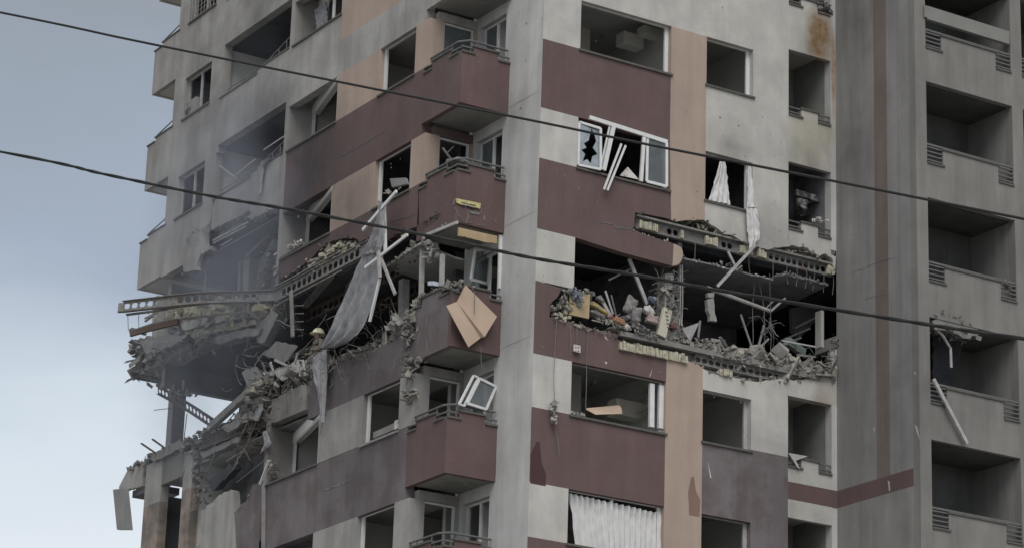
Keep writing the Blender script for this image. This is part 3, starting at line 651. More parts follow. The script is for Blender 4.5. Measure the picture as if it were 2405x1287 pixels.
# small-scale far partitions inside the torn room
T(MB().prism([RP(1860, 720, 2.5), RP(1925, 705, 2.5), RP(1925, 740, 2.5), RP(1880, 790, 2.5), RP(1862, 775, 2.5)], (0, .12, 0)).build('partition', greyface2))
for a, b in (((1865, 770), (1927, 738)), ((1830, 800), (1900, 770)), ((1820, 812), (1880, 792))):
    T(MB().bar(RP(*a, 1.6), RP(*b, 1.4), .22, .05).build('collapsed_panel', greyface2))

# ------------------------------------------------------------------ LEFT FACADE, torn storeys
# band under storey 1 (maroon)
lbk = [(652, 655), (680, 642), (715, 617), (740, 596), (764, 572), (785, 562), (809, 557), (834, 557), (843, 566), (869, 556), (880, 566), (907, 566), (939, 545), (967, 534), (985, 525), (1012, 509), (1030, 501), (1036, 508), (1037, 528), (1030, 560)]
panel('L', [LP(*p) for p in ((657, 603), (700, 578))] + [V((XL, M1, -4.61)), V((XL, YB + .22, -4.61)), V((XL, YB + .22, -6.0))] + jagline([LP(*p) for p in reversed(lbk[:-2])], .12, .03), brown)
slab_cell('L', M1 + .0, M0, -4.9, -4.612, brown, t=.14) if False else None
edge([LP(*p) for p in lbk[:5]], dustc, .05, 30, .03, side='L'); edge([LP(*p) for p in lbk[5:-2]], mossd, .05, 34, .03, side='L')
# broken cream masonry lying on the beam
for k in range(90):
    px = rnd.uniform(728, 848); tt = (px - 728) / 120; top = 606 - 44 * min(1, tt * 1.6); bot = 642 - 62 * tt
    py = rnd.uniform(top + 3, bot); p = LP(px, py, XL + rnd.uniform(-.05, .12))
    q = V((0, .06 * rnd.uniform(.7, 1.8), rnd.uniform(-.02, .02))); T(MB().obox(p, q, V((.05, 0, 0)), V((0, rnd.uniform(-.01, .01), .025 * rnd.uniform(.7, 1.3)))).build('brick', creamb if rnd.random() < .75 else dustc))
edge([LP(665, 668), LP(735, 625), LP(800, 588), LP(846, 566)], mossd, .06, 40, .04, side='L', depth=(0, .3))
T(MB().box((XL + .05, 6.0, -5.44), (XL + .3, 10.7, -5.36)).build('slab_edge', slabm))
c1 = cast([(XL - .03, 10.75, -5.64), (XL - .03, 5.6, -5.64)], up=(0, 0, 1), depth=.34, cell=.29, fl=.14, skip=(0, 16, 17)); T(c1)
for xx in (-.4, .7): T(cast([(xx, 10.9, -5.99), (xx, 4.0, -5.99)], depth=.34, cell=.3, fl=.14, m=rusty))
for zz in (-5.4, -5.95): T(MB().bar((XL - .1, 10.8, zz), (XL - .1, 7.0, zz + .02), .04, .03).build('steel_angle', steel))
# front piece of the slab at the corner: dropped ceiling with a broken pale edge
fe = jagline([ZP(905, 627, -6.27), ZP(930, 610, -6.27), ZP(960, 588, -6.27), ZP(988, 571, -6.27)], .1, .02)
T(MB().prism([V((p.x, p.y, -6.27)) for p in fe] + [V((-.2, 3.5, -6.27)), V((1.6, 3.6, -6.27)), V((1.6, 6.0, -6.27))], (0, 0, .05)).build('ceiling', soffit))
edge([p + V((0, 0, .03)) for p in fe], dustc, .05, 40, .03, side='L', depth=(0, .1)); edge([p + V((.1, 0, .12)) for p in fe], slabm, .09, 24, .05, side='L', depth=(0, .3))
edge([LP(1000, 552), LP(1037, 530), LP(1070, 512)], greyframe, .025, 30, .01, side='L', depth=(0, .05))
T(MB().bar(LP(999, 551), LP(1075, 520), .05, .07).build('slab_edge', soffit))
for a, b in (((1008, 520), (1008, 548)), ((1020, 512), (1021, 540)), ((1034, 505), (1035, 532))): T(MB().tube([LP(*a, XL + .08), LP(*b, XL + .08)], .014, 4).build('rebar', wire))
T(MB().prism([RP(1078, 532, YT - .02), RP(1168, 552, YT - .02)] + jagline([RP(1168, 570, YT - .02), RP(1140, 566, YT - .02), RP(1120, 561, YT - .02), RP(1100, 556, YT - .02), RP(1078, 551, YT - .02)], .08, .015), (0, .05, 0)).build('soffit_board', ply))
# posts of the torn corner room
for a, b in (((993, 562), (990, 690)), ((1040, 595), (1038, 668))):
    pa = LP(*a, XL + .12); T(MB().bar(pa, LP(*b, XL + .12), .1, .09).build('post', greyframe))
T(MB().bar(RP(1176, 550, 1.6), RP(1174, 675, 1.6), .09, .06, (0, 1, 0)).build('post', white))
T(MB().bar(LP(950, 655, XL + .8), LP(947, 790, XL + .8), .2, .2).build('post', greyframe))
edge([LP(995, 565), LP(1010, 580), LP(1000, 610)], concrete, .08, 60, .05, side='L', depth=(0, .2))
# corner balcony debris
edge([RP(1045, 668, 1.5), RP(1085, 672, 1.5), RP(1110, 676, 1.5)], dustc, .06, 34, .03, depth=(-.02, .12))
edge([LP(978, 702), LP(1000, 690), LP(1050, 668), LP(1080, 660)], dustc, .055, 36, .03, side='L', depth=(-.03, .15))
edge([LP(972, 705, XL - .03), LP(968, 740, XL - .03), LP(962, 780, XL - .03), LP(955, 820, XL - .03), LP(950, 850, XL - .03)], dustc, .085, 55, .05, side='L', depth=(-.05, .1))
# sill-height wall under storey 2 (dusty maroon)
l2 = [(985, 772), (960, 783), (944, 791), (917, 800), (890, 813), (855, 827), (812, 844), (790, 858), (770, 866), (745, 880), (726, 893)]
panel('L', [V((XL, YB + .22, -9.51)), V((XL, YB + .22, -7.95)), LP(985, 772)] + jagline([LP(*p) for p in l2], .12, .03)[1:] + [LP(724, 960), V((XL, 8.6, -9.51))], mauve)
edge([LP(*p) for p in l2], dustc, .045, 42, .03, side='L')
l3 = [(721, 897), (700, 905), (680, 913), (663, 923), (640, 935), (628, 948)]
panel('L', [LP(719, 958), LP(719, 900)] + jagline([LP(*p) for p in l3], .1, .03)[1:] + [LP(637, 993)], creamL)
edge([LP(*p) for p in l3], dustc, .05, 40, .04, side='L')
T(cast([LP(722, 915, XL + .1), LP(749, 902, XL + .1)], depth=.3, cell=.22, fl=.12)); 
slab_cell('L', M0, GR, -9.51, -8.6, creamL)
# crack strips (thin open joints) and patches
def crack(pts, side, w=.02, m=innerd):
    P = [V(p) for p in pts]; up = []; dn = []
    for i, p in enumerate(P):
        k = w * (.3 + rnd.random()) * (0 if i in (0, len(P) - 1) else 1); up.append(p + V((0, 0, k)) + (V((0, k * .3, 0)) if side == 'L' else V((k * .3, 0, 0)))); dn.append(p - V((0, 0, k)))
    n = V((0, -.006, 0)) if side == 'R' else V((-.006, 0, 0))
    return T(MB().prism([q + n for q in up + dn[::-1]], n * .5).build('crack', m))
crack(jagline([RP(1405, 518), RP(1430, 522), RP(1452, 533), RP(1485, 537)], .08, .02), 'R'); crack(jagline([RP(1462, 533), RP(1453, 540), RP(1447, 552)], .06, .02), 'R', .03)
crack(jagline([LP(797, 367), LP(830, 350), LP(870, 326), LP(905, 306)], .12, .02), 'L', .012); crack(jagline([LP(770, 960), LP(764, 980), LP(758, 990), LP(752, 1020)], .06, .02), 'L', .03)
crack(jagline([LP(905, 525), LP(930, 515), LP(975, 502)], .08, .02), 'L', .012); crack(jagline([LP(756, 1150), LP(800, 1135), LP(830, 1122)], .1, .02), 'L', .012, dustc)
def patch(pts, m, side='R', base=None):
    n = V((0, -.003, 0)) if side == 'R' else V((-.003, 0, 0)); return T(MB().prism([V(p) + n for p in pts], n).build('stain', m))
patch([RP(1246, 1131), RP(1247, 1062), RP(1262, 1033), RP(1268, 1036), RP(1273, 1085), RP(1283, 1110), RP(1282, 1138)], brownd)
patch([RP(1619, 1205), RP(1617, 1150), RP(1624, 1118), RP(1630, 1115), RP(1635, 1150), RP(1645, 1170), RP(1643, 1210)], mat('stained_peach', (.21, .14, .11)))
def lface(px, py): return ray(px, py, 0, CC)
for pp in (((2149, 993), (2156, 1000), (2160, 1020), (2162, 1030), (2154, 1012)), ((2086, 1125), (2090, 1127), (2092, 1148), (2089, 1150)), ((2147, 868), (2153, 874), (2150, 878)), ((2052, 1000), (2056, 1004), (2054, 1015))):
    patch([lface(*q) for q in pp], cream, 'L')
for pp in (((1190, 139), (1196, 141), (1194, 148)), ((1093, 463 + 20), (1096, 487), (1092, 490))): patch([RP(*q, YT) for q in pp], dustc)
for pp in (((1420, 645 + 200), (1427, 848), (1424, 853)), ((1420, 775 + 5), (1424, 790), (1430, 797), (1422, 792)), ((1663, 1080), (1672, 1120), (1668, 1118)), ((1533, 862), (1528, 880), (1525, 882))):
    patch([RP(*q) for q in pp], cream)

def pits(side, rects, n, m, name, smin=.006, smax=.02, base=None):
    w = MB()
    for k in range(n):
        u0, u1, z0, z1 = rnd.choice(rects); u, z = rnd.uniform(u0, u1), rnd.uniform(z0, z1); q = rnd.uniform(smin, smax) * (2 if rnd.random() < .08 else 1)
        nn = rnd.randint(5, 7); P = []
        for i in range(nn):
            a = 6.283 * i / nn; rr = q * rnd.uniform(.5, 1.2); P.append(fr(side, u + rr * math.cos(a), z + rr * math.sin(a) * rnd.uniform(.8, 1.4), -.003 - .00001 * k, base))
        w.prism(P, fr(side, 0, 0, -.002, 0.0) if side == 'R' else V((-.002, 0, 0)))
    o = w.build(name, m); o['kind'] = 'stuff'; return T(o)
pits('R', [(0.1, 2.4, -6.0, -4.8), (0.1, 3.7, -9.4, -8.9), (5.0, 7.4, -5.0, -4.0), (5.0, 7.4, -10.7, -9.6), (.1, 1.0, -9.4, -6.5), (4.0, 4.8, -12, -9.2)], 60, dustc, 'blast_pit')
pits('R', [(0.1, 3.7, -3.2, -1.7), (5.0, 7.4, -3.2, -1.7), (0, 7, .1, 1.4), (3.9, 4.8, -5, -.5), (6.5, 7.4, -8, -3)], 45, mat('dark_pit', (.12, .115, .11)), 'blast_pit')
pits('L', [(3.4, 10.6, -4.5, -3.4), (3.4, 7.9, -9.4, -8.6), (3.4, 10.6, -12.4, -11.0), (5.8, 7.8, -10.7, -9.6), (1.7, 3.2, -9.1, -7.8), (1.7, 3.2, -5.8, -4.8)], 70, dustc, 'blast_pit')
pits('L', [(3.4, 10.6, -3.2, -1.7), (11, 18, 0.2, 1.4), (11, 15, -3.0, -1.9), (5.8, 7.8, -1.4, -.3), (5.8, 7.8, -4.5, -3.4)], 50, mat('dark_pit', (.12, .115, .11)), 'blast_pit')
pits('L', [(-3.0, -.1, -11, 1.0)], 25, mat('dark_pit', (.12, .115, .11)), 'blast_pit', base=CC)
pits('L', [(.05, 1.6, -11, 1.4)], 25, mat('dark_pit', (.12, .115, .11)), 'blast_pit', .006, .018, base=0.0)
for z_ in (1.55, -1.55, -4.65, -7.75): crack([V((0, .02, z_ - 1.3)), V((0, .9, z_ - 1.3)), V((0, 1.7, z_ - 1.31))], 'L', .004, mat('joint_shadow', (.2, .2, .19)))
T(MB().box((CC - .004, -2.52, -11.39), (CC - .001, -2.5, 1.6)).build('joint', mat('joint_shadow', (.2, .2, .19))))
for pts in (((2000, 640), (2040, 622), (2075, 608), (2110, 602)), ((2030, 700), (2060, 690), (2085, 688))): crack(jagline([lface(*p) for p in pts], .1, .02), 'L', .005, mat('joint_shadow', (.2, .2, .19)))
# ---- band below the far loggia of storey 0, torn open at its lower edge
nb = [(657, 484), (638, 489), (612, 503), (588, 515), (588, 492), (560, 507), (530, 521), (493, 540), (491, 550), (492, 525), (470, 537), (447, 551), (441, 570), (437, 580)]
panel('L', [V((XL, GR, -1.83)), V((XL, GL + .1, -1.83)), V((XL, GL + .1, -3.0))] + jagline([LP(*p) for p in reversed(nb[:-3])], .12, .02), creamL)
edge([LP(*p) for p in nb], slabm, .05, 34, .04, side='L')
T(MB().box((XL + .3, 11, -3.1), (2.5, 18.1, -3.05)).build('ceiling', soffitd)) 
warp = [(438, 580), (455, 578), (472, 581), (473, 593), (466, 613), (464, 625), (466, 632), (450, 633), (432, 636), (429, 615), (431, 592)]
panel('L', jagline([LP(*p, XL - .08) for p in warp] + [LP(438, 580, XL - .08)], .12, .015)[:-1], creamL, .1, name='hanging_panel')
T(MB().prism([LP(447, 552, XL + .05), LP(492, 526, XL + .05), LP(490, 552, XL + .05), LP(460, 575, XL + .05), LP(440, 575, XL + .05)], (.1, 0, 0)).build('hanging_panel', slabm))
for a, b, r_ in (((488, 570), (583, 520), .035), ((487, 577), (578, 530), .025), ((545, 560), (520, 575), .02)): T(MB().tube([LP(*a, XL + .1), LP(*b, XL + .1)], r_, 6).build('pipe', greyframe))
T(MB().bar(LP(585, 605, XL + .9), LP(652, 540, XL + .9), .28, .12).build('beam', slabm))
for a, b, w_ in (((569, 610), (565, 690), .14), ((592, 605), (590, 690), .35)):
    T(MB().bar(LP(*a, XL + 1.0), LP(*b, XL + 1.0), w_, w_).build('column', concrete))
T(MB().prism([LP(606, 620, XL + .7), LP(640, 560, XL + .7), LP(652, 560, XL + .7), LP(648, 680, XL + .7), LP(600, 690, XL + .7)], (.15, 0, 0)).build('partition', innerd))
edge([LP(640, 590, XL + .5), LP(625, 620, XL + .5), LP(615, 650, XL + .5), LP(610, 680, XL + .5)], dustc, .1, 34, .1, side='L', depth=(0, .3))
T(MB().tube([LP(490, 580, XL + .3), LP(486, 620, XL + .3), LP(480, 690, XL + .3)], .035, 5).build('pipe', slabm))
edge([LP(648, 600), LP(650, 640), LP(655, 660)], dustc, .06, 60, .04, side='L', depth=(-.05, .15))
edge([LP(676, 582, XL - .02), LP(700, 570, XL - .02), LP(710, 568, XL - .02)], whitec, .07, 34, .02, side='L', depth=(-.05, .1))
edge([LP(430, 640), LP(470, 635), LP(476, 600), LP(470, 575)], dustc, .05, 34, .04, side='L')

# ---- the slab of storey 1 hanging out at the far end with masonry rubble on its edge
def far(px, py, x=XL): return LP(px, py, x)
edge([far(318, 870), far(345, 852), far(400, 822), far(450, 798), far(520, 768), far(600, 735), far(640, 708)], slabm, .16, 26, .09, side='L', depth=(-.1, .5), name='broken_slab_edge')
edge([far(318, 795), far(330, 830), far(335, 858), far(318, 878)], slabm, .16, 40, .1, side='L', depth=(0, .5), name='broken_slab_edge')
w = MB()
w.prism(jagline([far(316, 800), far(345, 785), far(375, 800), far(430, 805), far(470, 795), far(560, 757), far(620, 745), far(640, 712), far(655, 700), far(640, 735), far(560, 780), far(480, 800), far(400, 838), far(330, 875), far(316, 882), far(322, 850)], .2, .06)[:-1], (.6, 0, 0))
T(w.build('broken_masonry', slabm))
edge([far(330, 812), far(380, 812), far(440, 800), far(500, 775), far(560, 750), far(610, 730)], slabm, .13, 40, .16, side='L', depth=(-.15, .3))
edge([far(400, 755), far(440, 745), far(490, 738), far(540, 730), far(600, 735), far(640, 730)], mat('ochre_rubble', (.30, .28, .205), streak=0, var=.4, scale=5, bump=.6), .15, 60, .13, side='L', depth=(-.25, .2))
edge([far(430, 735), far(500, 722), far(560, 720)], creamb, .08, 16, .06, side='L', depth=(-.2, .2))
T(MB().bar(far(390, 700, XL + .4), far(388, 800, XL + .4), .7, .3).build('column', creamL)) 
T(MB().prism([far(410, 735, XL - .2), far(470, 725, XL - .2), far(540, 715, XL - .2), far(545, 735, XL - .2), far(480, 748, XL - .2), far(415, 755, XL - .2)], (.25, 0, 0)).build('broken_masonry', mat('ochre_rubble', (.2, .18, .13))))
def bigslab(pts, x, d, m, lab, name='concrete_fragment'):
    P = jagline([LP(*p, x) for p in pts] + [LP(*pts[0], x)], .18, .035)[:-1]
    return tag(MB().prism(P, d).build(name, m), lab, 'slab fragment')
ochre = MATS['ochre_rubble']; pale = mat('pale_broken_concrete', (.33, .325, .30), streak=0, var=.3, scale=4, bump=.6, bscale=18)
bigslab(((330, 800), (392, 778), (436, 792), (400, 812), (345, 828)), XL - .28, V((.5, .1, .05)), slabm, 'dark broken slab end at the outer tip of the hanging floor')
bigslab(((424, 757), (500, 738), (560, 728), (566, 742), (505, 755), (430, 772)), XL - .3, V((.6, .1, .1)), pale, 'long pale slab layer sagging under the bent beam')
bigslab(((440, 775), (520, 757), (600, 748), (604, 760), (530, 772), (450, 790)), XL - .24, V((.6, .1, .12)), ochre, 'ochre slab layer below the long pale one')
bigslab(((505, 790), (560, 772), (612, 768), (606, 784), (560, 790), (512, 806)), XL - .3, V((.5, .0, .1)), slabm, 'lowest sagging slab layer near the dark underside')
bigslab(((540, 712), (575, 708), (590, 735), (555, 742)), XL - .2, V((.4, .1, .0)), pale, 'square pale wall fragment just under the bent beam')
bigslab(((600, 765), (640, 725), (655, 735), (622, 800), (604, 800)), XL - .2, V((.3, .2, .0)), slabm, 'dark slab piece tilting where the hanging floor meets the corner')
bigslab(((618, 830), (650, 800), (700, 810), (668, 850)), XL - .05, V((.1, .25, .1)), slabm, 'dark slab tilted above the rubble heap left of the helmeted person')
bigslab(((640, 870), (690, 852), (712, 866), (664, 890)), XL - .12, V((.15, .1, .12)), pale, 'pale slab lying flat on the rubble heap')
bigslab(((345, 1068), (420, 1032), (440, 1042), (362, 1082)), XL - .12, V((.5, .0, .05)), slabm, 'broken slab lying along the ruined floor edge by the two bars')
bigslab(((520, 1000), (590, 962), (604, 972), (536, 1012)), XL - .15, V((.4, .0, .08)), slabm, 'broken slab lying on the ruined floor edge under the leaning beam')
bigslab(((470, 1060), (560, 1020), (566, 1030), (478, 1072)), XL - .02, V((.5, .1, .05)), slabm, 'dark slab strip sagging below the rusty perforated beam')
bigslab(((486, 1130), (540, 1085), (552, 1098), (500, 1150)), XL + .2, V((.3, .1, .1)), sootyslab, 'charred slab leaning inside the dark lower opening')
# bent castellated beam pushed out of the wall
E0 = V((XL - .02, 10.75, -5.62))
bp = [E0, ray(600, 694, 1, 11.3), ray(540, 695, 1, 11.9), ray(480, 697, 1, 12.6), ray(420, 702, 1, 13.4), ray(360, 709, 1, 14.2), ray(290, 717, 1, 15.1)]
bb_ = cast(bp, depth=.28, cell=.26, fl=.15, skip=(0, 1, 12, 13)); tag(bb_, 'long bent steel beam with hexagonal holes pushed out over the void at the left', 'steel beam')
e_ = MB().obox(bp[-1] + (bp[-1] - bp[-2]).normalized() * .06 - V((0, 0, .03)), V((.07, -.06, 0)), V((.03, .08, 0)), V((0, 0, .12))).build('end_plate', steel, bb_)
for k, (pts, r_, lab) in enumerate(((((298, 736), (360, 728), (420, 717), (500, 708), (620, 712)), .035, 'thin steel angle hanging just under the bent perforated beam'),
                                   (((305, 776), (360, 757), (430, 745), (500, 737), (600, 727), (672, 722)), .03, 'rusty steel strip sagging across the rubble below the bent beam'))):
    P = [ray(x, y, 1, 11 + 4.2 * (650 - x) / 360) for x, y in pts]; m_ = MB()
    for a, b in zip(P, P[1:]): m_.bar(a, b, r_ * 2, r_ * 1.4)
    tag(m_.build('steel_strip', steel), lab, 'steel strip')
m_ = MB(); P = [ray(x, y, 1, 11 + 4.2 * (650 - x) / 360) for x, y in ((307, 781), (345, 770), (385, 760), (420, 752))]
for a, b in zip(P, P[1:]): m_.bar(a, b, .08, .16)
tag(m_.build('steel_strip', mat('red_primer_steel', (.10, .075, .068))), 'short reddish steel channel sticking out under the sagging strip at far left', 'steel channel')
m_ = MB()
for x, y0, y1 in ((301, 738, 772), (326, 734, 768), (349, 728, 735), (409, 716, 760), (562, 712, 770), (580, 712, 770)):
    yy = 11 + 4.2 * (650 - x) / 360; m_.tube([ray(x, y0, 1, yy), ray(x + 1, y1, 1, yy)], .009, 4)
tag(m_.build('hanger_wires', wire), 'thin hanger wires strung between the bent beam and the sagging strip', 'wires', kind='stuff')
for a, b, l in (((340, 745), (372, 729), 'short splintered bar pointing up left below the bent beam'), ((341, 752), (360, 738), 'second short splintered bar beside the first below the bent beam')):
    tag(MB().bar(ray(*a, 1, 15), ray(*b, 1, 14.8), .05, .04).build('splintered_bar', slabm), l, 'bar')

# ---- through-view storey: column, hanging beam, diagonal
sc_ = T(MB().obox(V((-.03, 19.6, -7.3)), V((0, .17, 0)), V((.2, 0, 0)), V((0, 0, 1.53))).build('column', greyface2))
hb = cast([LP(372, 912, -.9), LP(405, 930, -.9), LP(450, 957, -.9), LP(503, 992, -.9)], depth=.27, cell=.27, fl=.12, m=rusty, up=(0, .25, .97)); tag(hb, 'short dark perforated beam hanging diagonally behind the lone column', 'steel beam')
db = MB().bar(LP(497, 998, XL - .1), LP(613, 893, XL - .1), .14, .2).build('steel_beam', slabm); tag(db, 'straight beam leaning diagonally from the ruined floor up to the corner', 'beam')
edge([LP(375, 900, -.9), LP(395, 905, -.9), LP(440, 925, -.9)], slabm, .09, 26, .06, side='L', depth=(-.1, .2))
pn = MB().prism(jagline([LP(568, 870, XL - .1), LP(600, 857, XL - .1), LP(615, 880, XL - .1), LP(607, 905, XL - .1), LP(582, 905, XL - .1)], .1, .03), (.05, 0, 0)).build('torn_sheet', greyface2); tag(pn, 'torn grey sheet caught below the hanging slab left of the rubble', 'sheet')
edge([LP(605, 870), LP(620, 900), LP(600, 940), LP(612, 960), LP(630, 930), LP(640, 890)], slabm, .1, 50, .12, side='L', depth=(-.1, .4))
T(MB().prism(jagline([LP(565, 950, XL + .2), LP(600, 920, XL + .2), LP(640, 880, XL + .2), LP(640, 960, XL + .2), LP(600, 975, XL + .2), LP(566, 985, XL + .2)], .2, .05)[:-1], (.3, 0, 0)).build('broken_masonry', slabm))

# ---- ruined storey 3 at the left
T(MB().box((XL + .2, 18.3, -8.86), (2.5, 19.7, -8.5)).build('floor_slab', floorm))
slab_cell('L', F0 - .35, YE, -10.0, -8.75, creamL); slab_cell('L', F0 - .35, YE, -12.61, -10.0, peachL); slab_cell('R', XL, -.9, -12.61, -8.75, creamL, t=.24, base=F0 - .6) if False else None
slab_cell('L', F1, F0 - .35, -9.55, -8.8, mat('sooty_cream', (.17, .168, .155), streak=.3))
panel('L', [V((XL, GL + .25, -12.6)), V((XL, F1, -12.6)), V((XL, F1, -10.0)), V((XL, GL + .2, -10.0))], peachL); panel('L', [V((XL, GL + .2, -10.0)), V((XL, F1, -10.0)), V((XL, F1, -8.9)), V((XL, GL + .3, -8.9))], creamL)
edge([LP(452, 1060), LP(458, 1100), LP(462, 1150), LP(458, 1190)], dustc, .08, 40, .06, side='L', depth=(0, .3)); crack(jagline([LP(437, 1062), LP(436, 1100), LP(428, 1120), LP(424, 1135)], .1, .02), 'L', .04)
edge([LP(300, 1098), LP(345, 1078), LP(405, 1045), LP(500, 1002), LP(600, 962)], slabm, .08, 45, .05, side='L', depth=(-.05, .4))
edge([LP(330, 1090), LP(420, 1055), LP(480, 1030)], slabm, .07, 30, .05, side='L', depth=(-.05, .2))
T(cast([LP(470, 1042, XL - .02), LP(520, 1022, XL - .02), LP(560, 1006, XL - .02), LP(603, 985, XL - .02)], depth=.3, cell=.2, fl=.1, m=rusty))
T(cast([LP(480, 1020, XL + .2), LP(600, 975, XL + .2)], depth=.2, cell=.2, fl=.1, m=rusty))
panel('L', jagline([LP(299, 1103), LP(320, 1088), LP(338, 1080), LP(334, 1137), LP(282, 1152), LP(280, 1140), LP(290, 1120)], .12, .03)[:-1], creamL, .15, name='balcony')
T(MB().prism([LP(266, 1146, XL - .1), LP(294, 1143, XL - .1), LP(304, 1240, XL - .1), LP(275, 1240, XL - .1)], (.12, 0, 0)).build('leaning_panel', greyface2))
T(MB().box((XL + .16, 18.42, -9.45), (-.3, 19.6, -9.25)).build('balcony_floor', soffitd))
for a, b, l in (((333, 1038), (370, 1063), 'upper left of two bars sticking out of the ruined floor edge'), ((359, 1028), (391, 1051), 'right of two bars sticking out of the ruined floor edge')):
    tag(MB().bar(LP(*a, XL - .2), LP(*b, XL - .1), .06, .04).build('steel_bar', rusty), l, 'bar')
T(MB().prism(jagline([LP(473, 1196), LP(493, 1180), LP(516, 1158), LP(543, 1146), LP(548, 1150)], .12, .04) + [LP(556, 1287), LP(473, 1287)], (.2, 0, 0)).build('wall', creamL))
panel('L', jagline([LP(550, 1200), LP(566, 1183), LP(579, 1173), LP(589, 1148), LP(596, 1134), LP(612, 1132)], .1, .03) + [V((XL, M0, -10.82)), V((XL, YB + .22, -10.82)), V((XL, YB + .22, -12.61)), V((XL, 12.5, -12.61))], mauve)
edge([LP(552, 1200), LP(579, 1173), LP(589, 1148), LP(596, 1134)], dustc, .05, 40, .03, side='L')
T(MB().bar(LP(620, 1132, XL - .04), LP(619, 1290, XL - .04), .12, .06, (1, 0, 0)).build('downpipe', copingl))
tag(MB().bar(LP(611, 1134, XL - .12), LP(632, 1078, XL - .12), .06, .03).build('window_frame_bar', white), 'white broken frame bar leaning at the cut wall edge above the pale post', 'frame bar')
edge([LP(628, 1075), LP(634, 1100), LP(632, 1125)], dustc, .06, 60, .04, side='L', depth=(-.03, .2))
T(MB().box((XL + .9, 11.1, -12.0), (XL + 1.0, 15.2, -9.3)).build('partition', innerd))
for k, (a, b) in enumerate((((582, 990), (555, 1060)), ((603, 985), (560, 1075)), ((595, 1025), (550, 1090)), ((575, 1055), (533, 1080)), ((572, 1048), (588, 1078)), ((560, 1070), (548, 1100)), ((556, 1130), (632, 1068)))):
    tag(MB().tube([LP(*a, XL - .15), LP((a[0] + b[0]) / 2 + rnd.uniform(-4, 4), (a[1] + b[1]) / 2, XL - .2), LP(*b, XL - .12)], .022 if k < 6 else .015, 5).build('bent_rod', slabm if k % 2 else wire),
        ['long dusty rod hanging over the dark opening left of the window bay', 'bent rod hanging down from the corner lump of rubble', 'bent rod crossing the others over the dark opening', 'short rod pointing left from the knot of rods', 'short rod pointing down right from the knot of rods', 'lowest short rod hanging under the knot of rods', 'thin straight rod rising to the cut wall edge'][k], 'rod')
for k, (pts) in enumerate((((506, 1040), (503, 1070), (490, 1095), (472, 1112)), ((440, 968), (436, 1000), (432, 1035)))):
    tag(MB().tube([LP(*p, XL - .1) for p in pts], .014, 4).build('hanging_cable', wire), ('pale cable curling down in front of the dark lower opening', 'thin cable hanging beside the lone column')[k], 'cable')
tag(MB().tube([RP(362, 960, 19.6), RP(404, 955, 19.6)], .012, 4).build('thin_rod', mat('red_wire', (.25, .06, .05))), 'thin reddish rod sticking out left of the lone column', 'rod')
def curtain_strip(pl, pr, x, m, name, lab, cat, side='L', amp=.03, freq=2, nu=10, nv=18, seed=0, gp=None):
    f = (lambda p: LP(*p, x)) if side == 'L' else (lambda p: RP(*p, x))
    o = cloth([f(p) for p in pl], [f(p) for p in pr], nu, nv, amp, freq, V((-1, 0, 0)) if side == 'L' else V((0, -1, 0)), seed).build(name, m, smooth=True)
    return tag(o, lab, cat, gp)
def lumps(name, pts, x, size, m, lab, cat='plaster lump', side='L', n=26, spread=.07):
    f = (lambda p: LP(*p, x)) if side == 'L' else (lambda p: RP(*p, x)); P = [f(p) for p in pts]; w = MB()
    for i in range(n):
        k = rnd.randrange(len(P) - 1) if len(P) > 1 else 0; p = P[k].lerp(P[min(k + 1, len(P) - 1)], rnd.random()); w.rock(p + V([rnd.gauss(0, spread) for _ in range(3)]), size * rnd.uniform(.5, 1.3), .9)
    return tag(w.build(name, m), lab, cat)
lumps('plaster_lump', [(632, 895), (618, 915), (610, 940), (616, 958)], XL - .15, .16, dustc, 'pale crumbling masonry lump hanging at the broken corner of the wall', n=70, spread=.12)
curtain_strip([(608, 930), (602, 955), (600, 985)], [(622, 930), (618, 958), (608, 985)], XL - .22, clothg, 'hanging_cloth', 'small grey rag hanging from the masonry lump at the broken corner', 'cloth', seed=4, amp=.05)
curtain_strip([(618, 1010), (622, 1035), (612, 1062)], [(628, 1008), (638, 1035), (618, 1058)], XL - .1, clothg, 'hanging_cloth', 'curled grey strip hanging beside the pale pier', 'cloth', seed=3)
# ------------------------------------------------------------------ big cloth and the frames it hangs from
curtain_strip([(893, 470), (885, 520), (868, 565), (845, 610), (820, 670), (790, 735), (766, 790), (757, 815)], [(905, 478), (903, 530), (903, 580), (893, 650), (880, 700), (858, 762), (826, 797), (783, 814)], XL - .35, clothg, 'hanging_cloth', 'large dusty grey cloth sheet hanging from the bent frame and billowing across the torn storey', 'cloth', amp=.07, freq=3, nu=36, nv=80, seed=1)
curtain_strip([(905, 490), (906, 530), (903, 570), (894, 590)], [(893, 480), (880, 530), (862, 570), (846, 600)], XL - .42, clothg, 'hanging_cloth', 'gathered upper folds of grey cloth bunched under the leaning white bar', 'cloth', amp=.05, freq=5, nu=26, nv=30, seed=9)
curtain_strip([(743, 832), (735, 850), (737, 880), (750, 915), (755, 950), (759, 988)], [(768, 815), (772, 850), (770, 885), (766, 920), (764, 950), (762, 990)], XL - .2, clothg, 'hanging_cloth', 'narrow grey cloth tail hanging down over the wall below the rubble', 'cloth', amp=.06, freq=3, seed=2, nu=18, nv=30)
def bar_(a, b, x, w, m, lab, side='L', h=None, name='frame_bar', cat='frame bar'):
    f = (lambda p: LP(*p, x)) if side == 'L' else (lambda p: RP(*p, x))
    A, B = f(a), f(b); o = MB().bar(A, B, w, h or w * .6, (1, 0, 0) if side == 'L' else (0, 1, 0)); 
    return tag(o.build(name, m), lab, cat)
bar_((853, 538), (932, 447), XL - .45, .085, white, 'long white frame bar leaning from the window sill across the cloth')
bar_((903, 484), (906, 590), XL - .4, .09, white, 'upright white frame bar beside the gathered cloth')
bar_((858, 626), (958, 549), XL - .5, .07, white, 'white frame bar slanting in front of the torn slab edge')
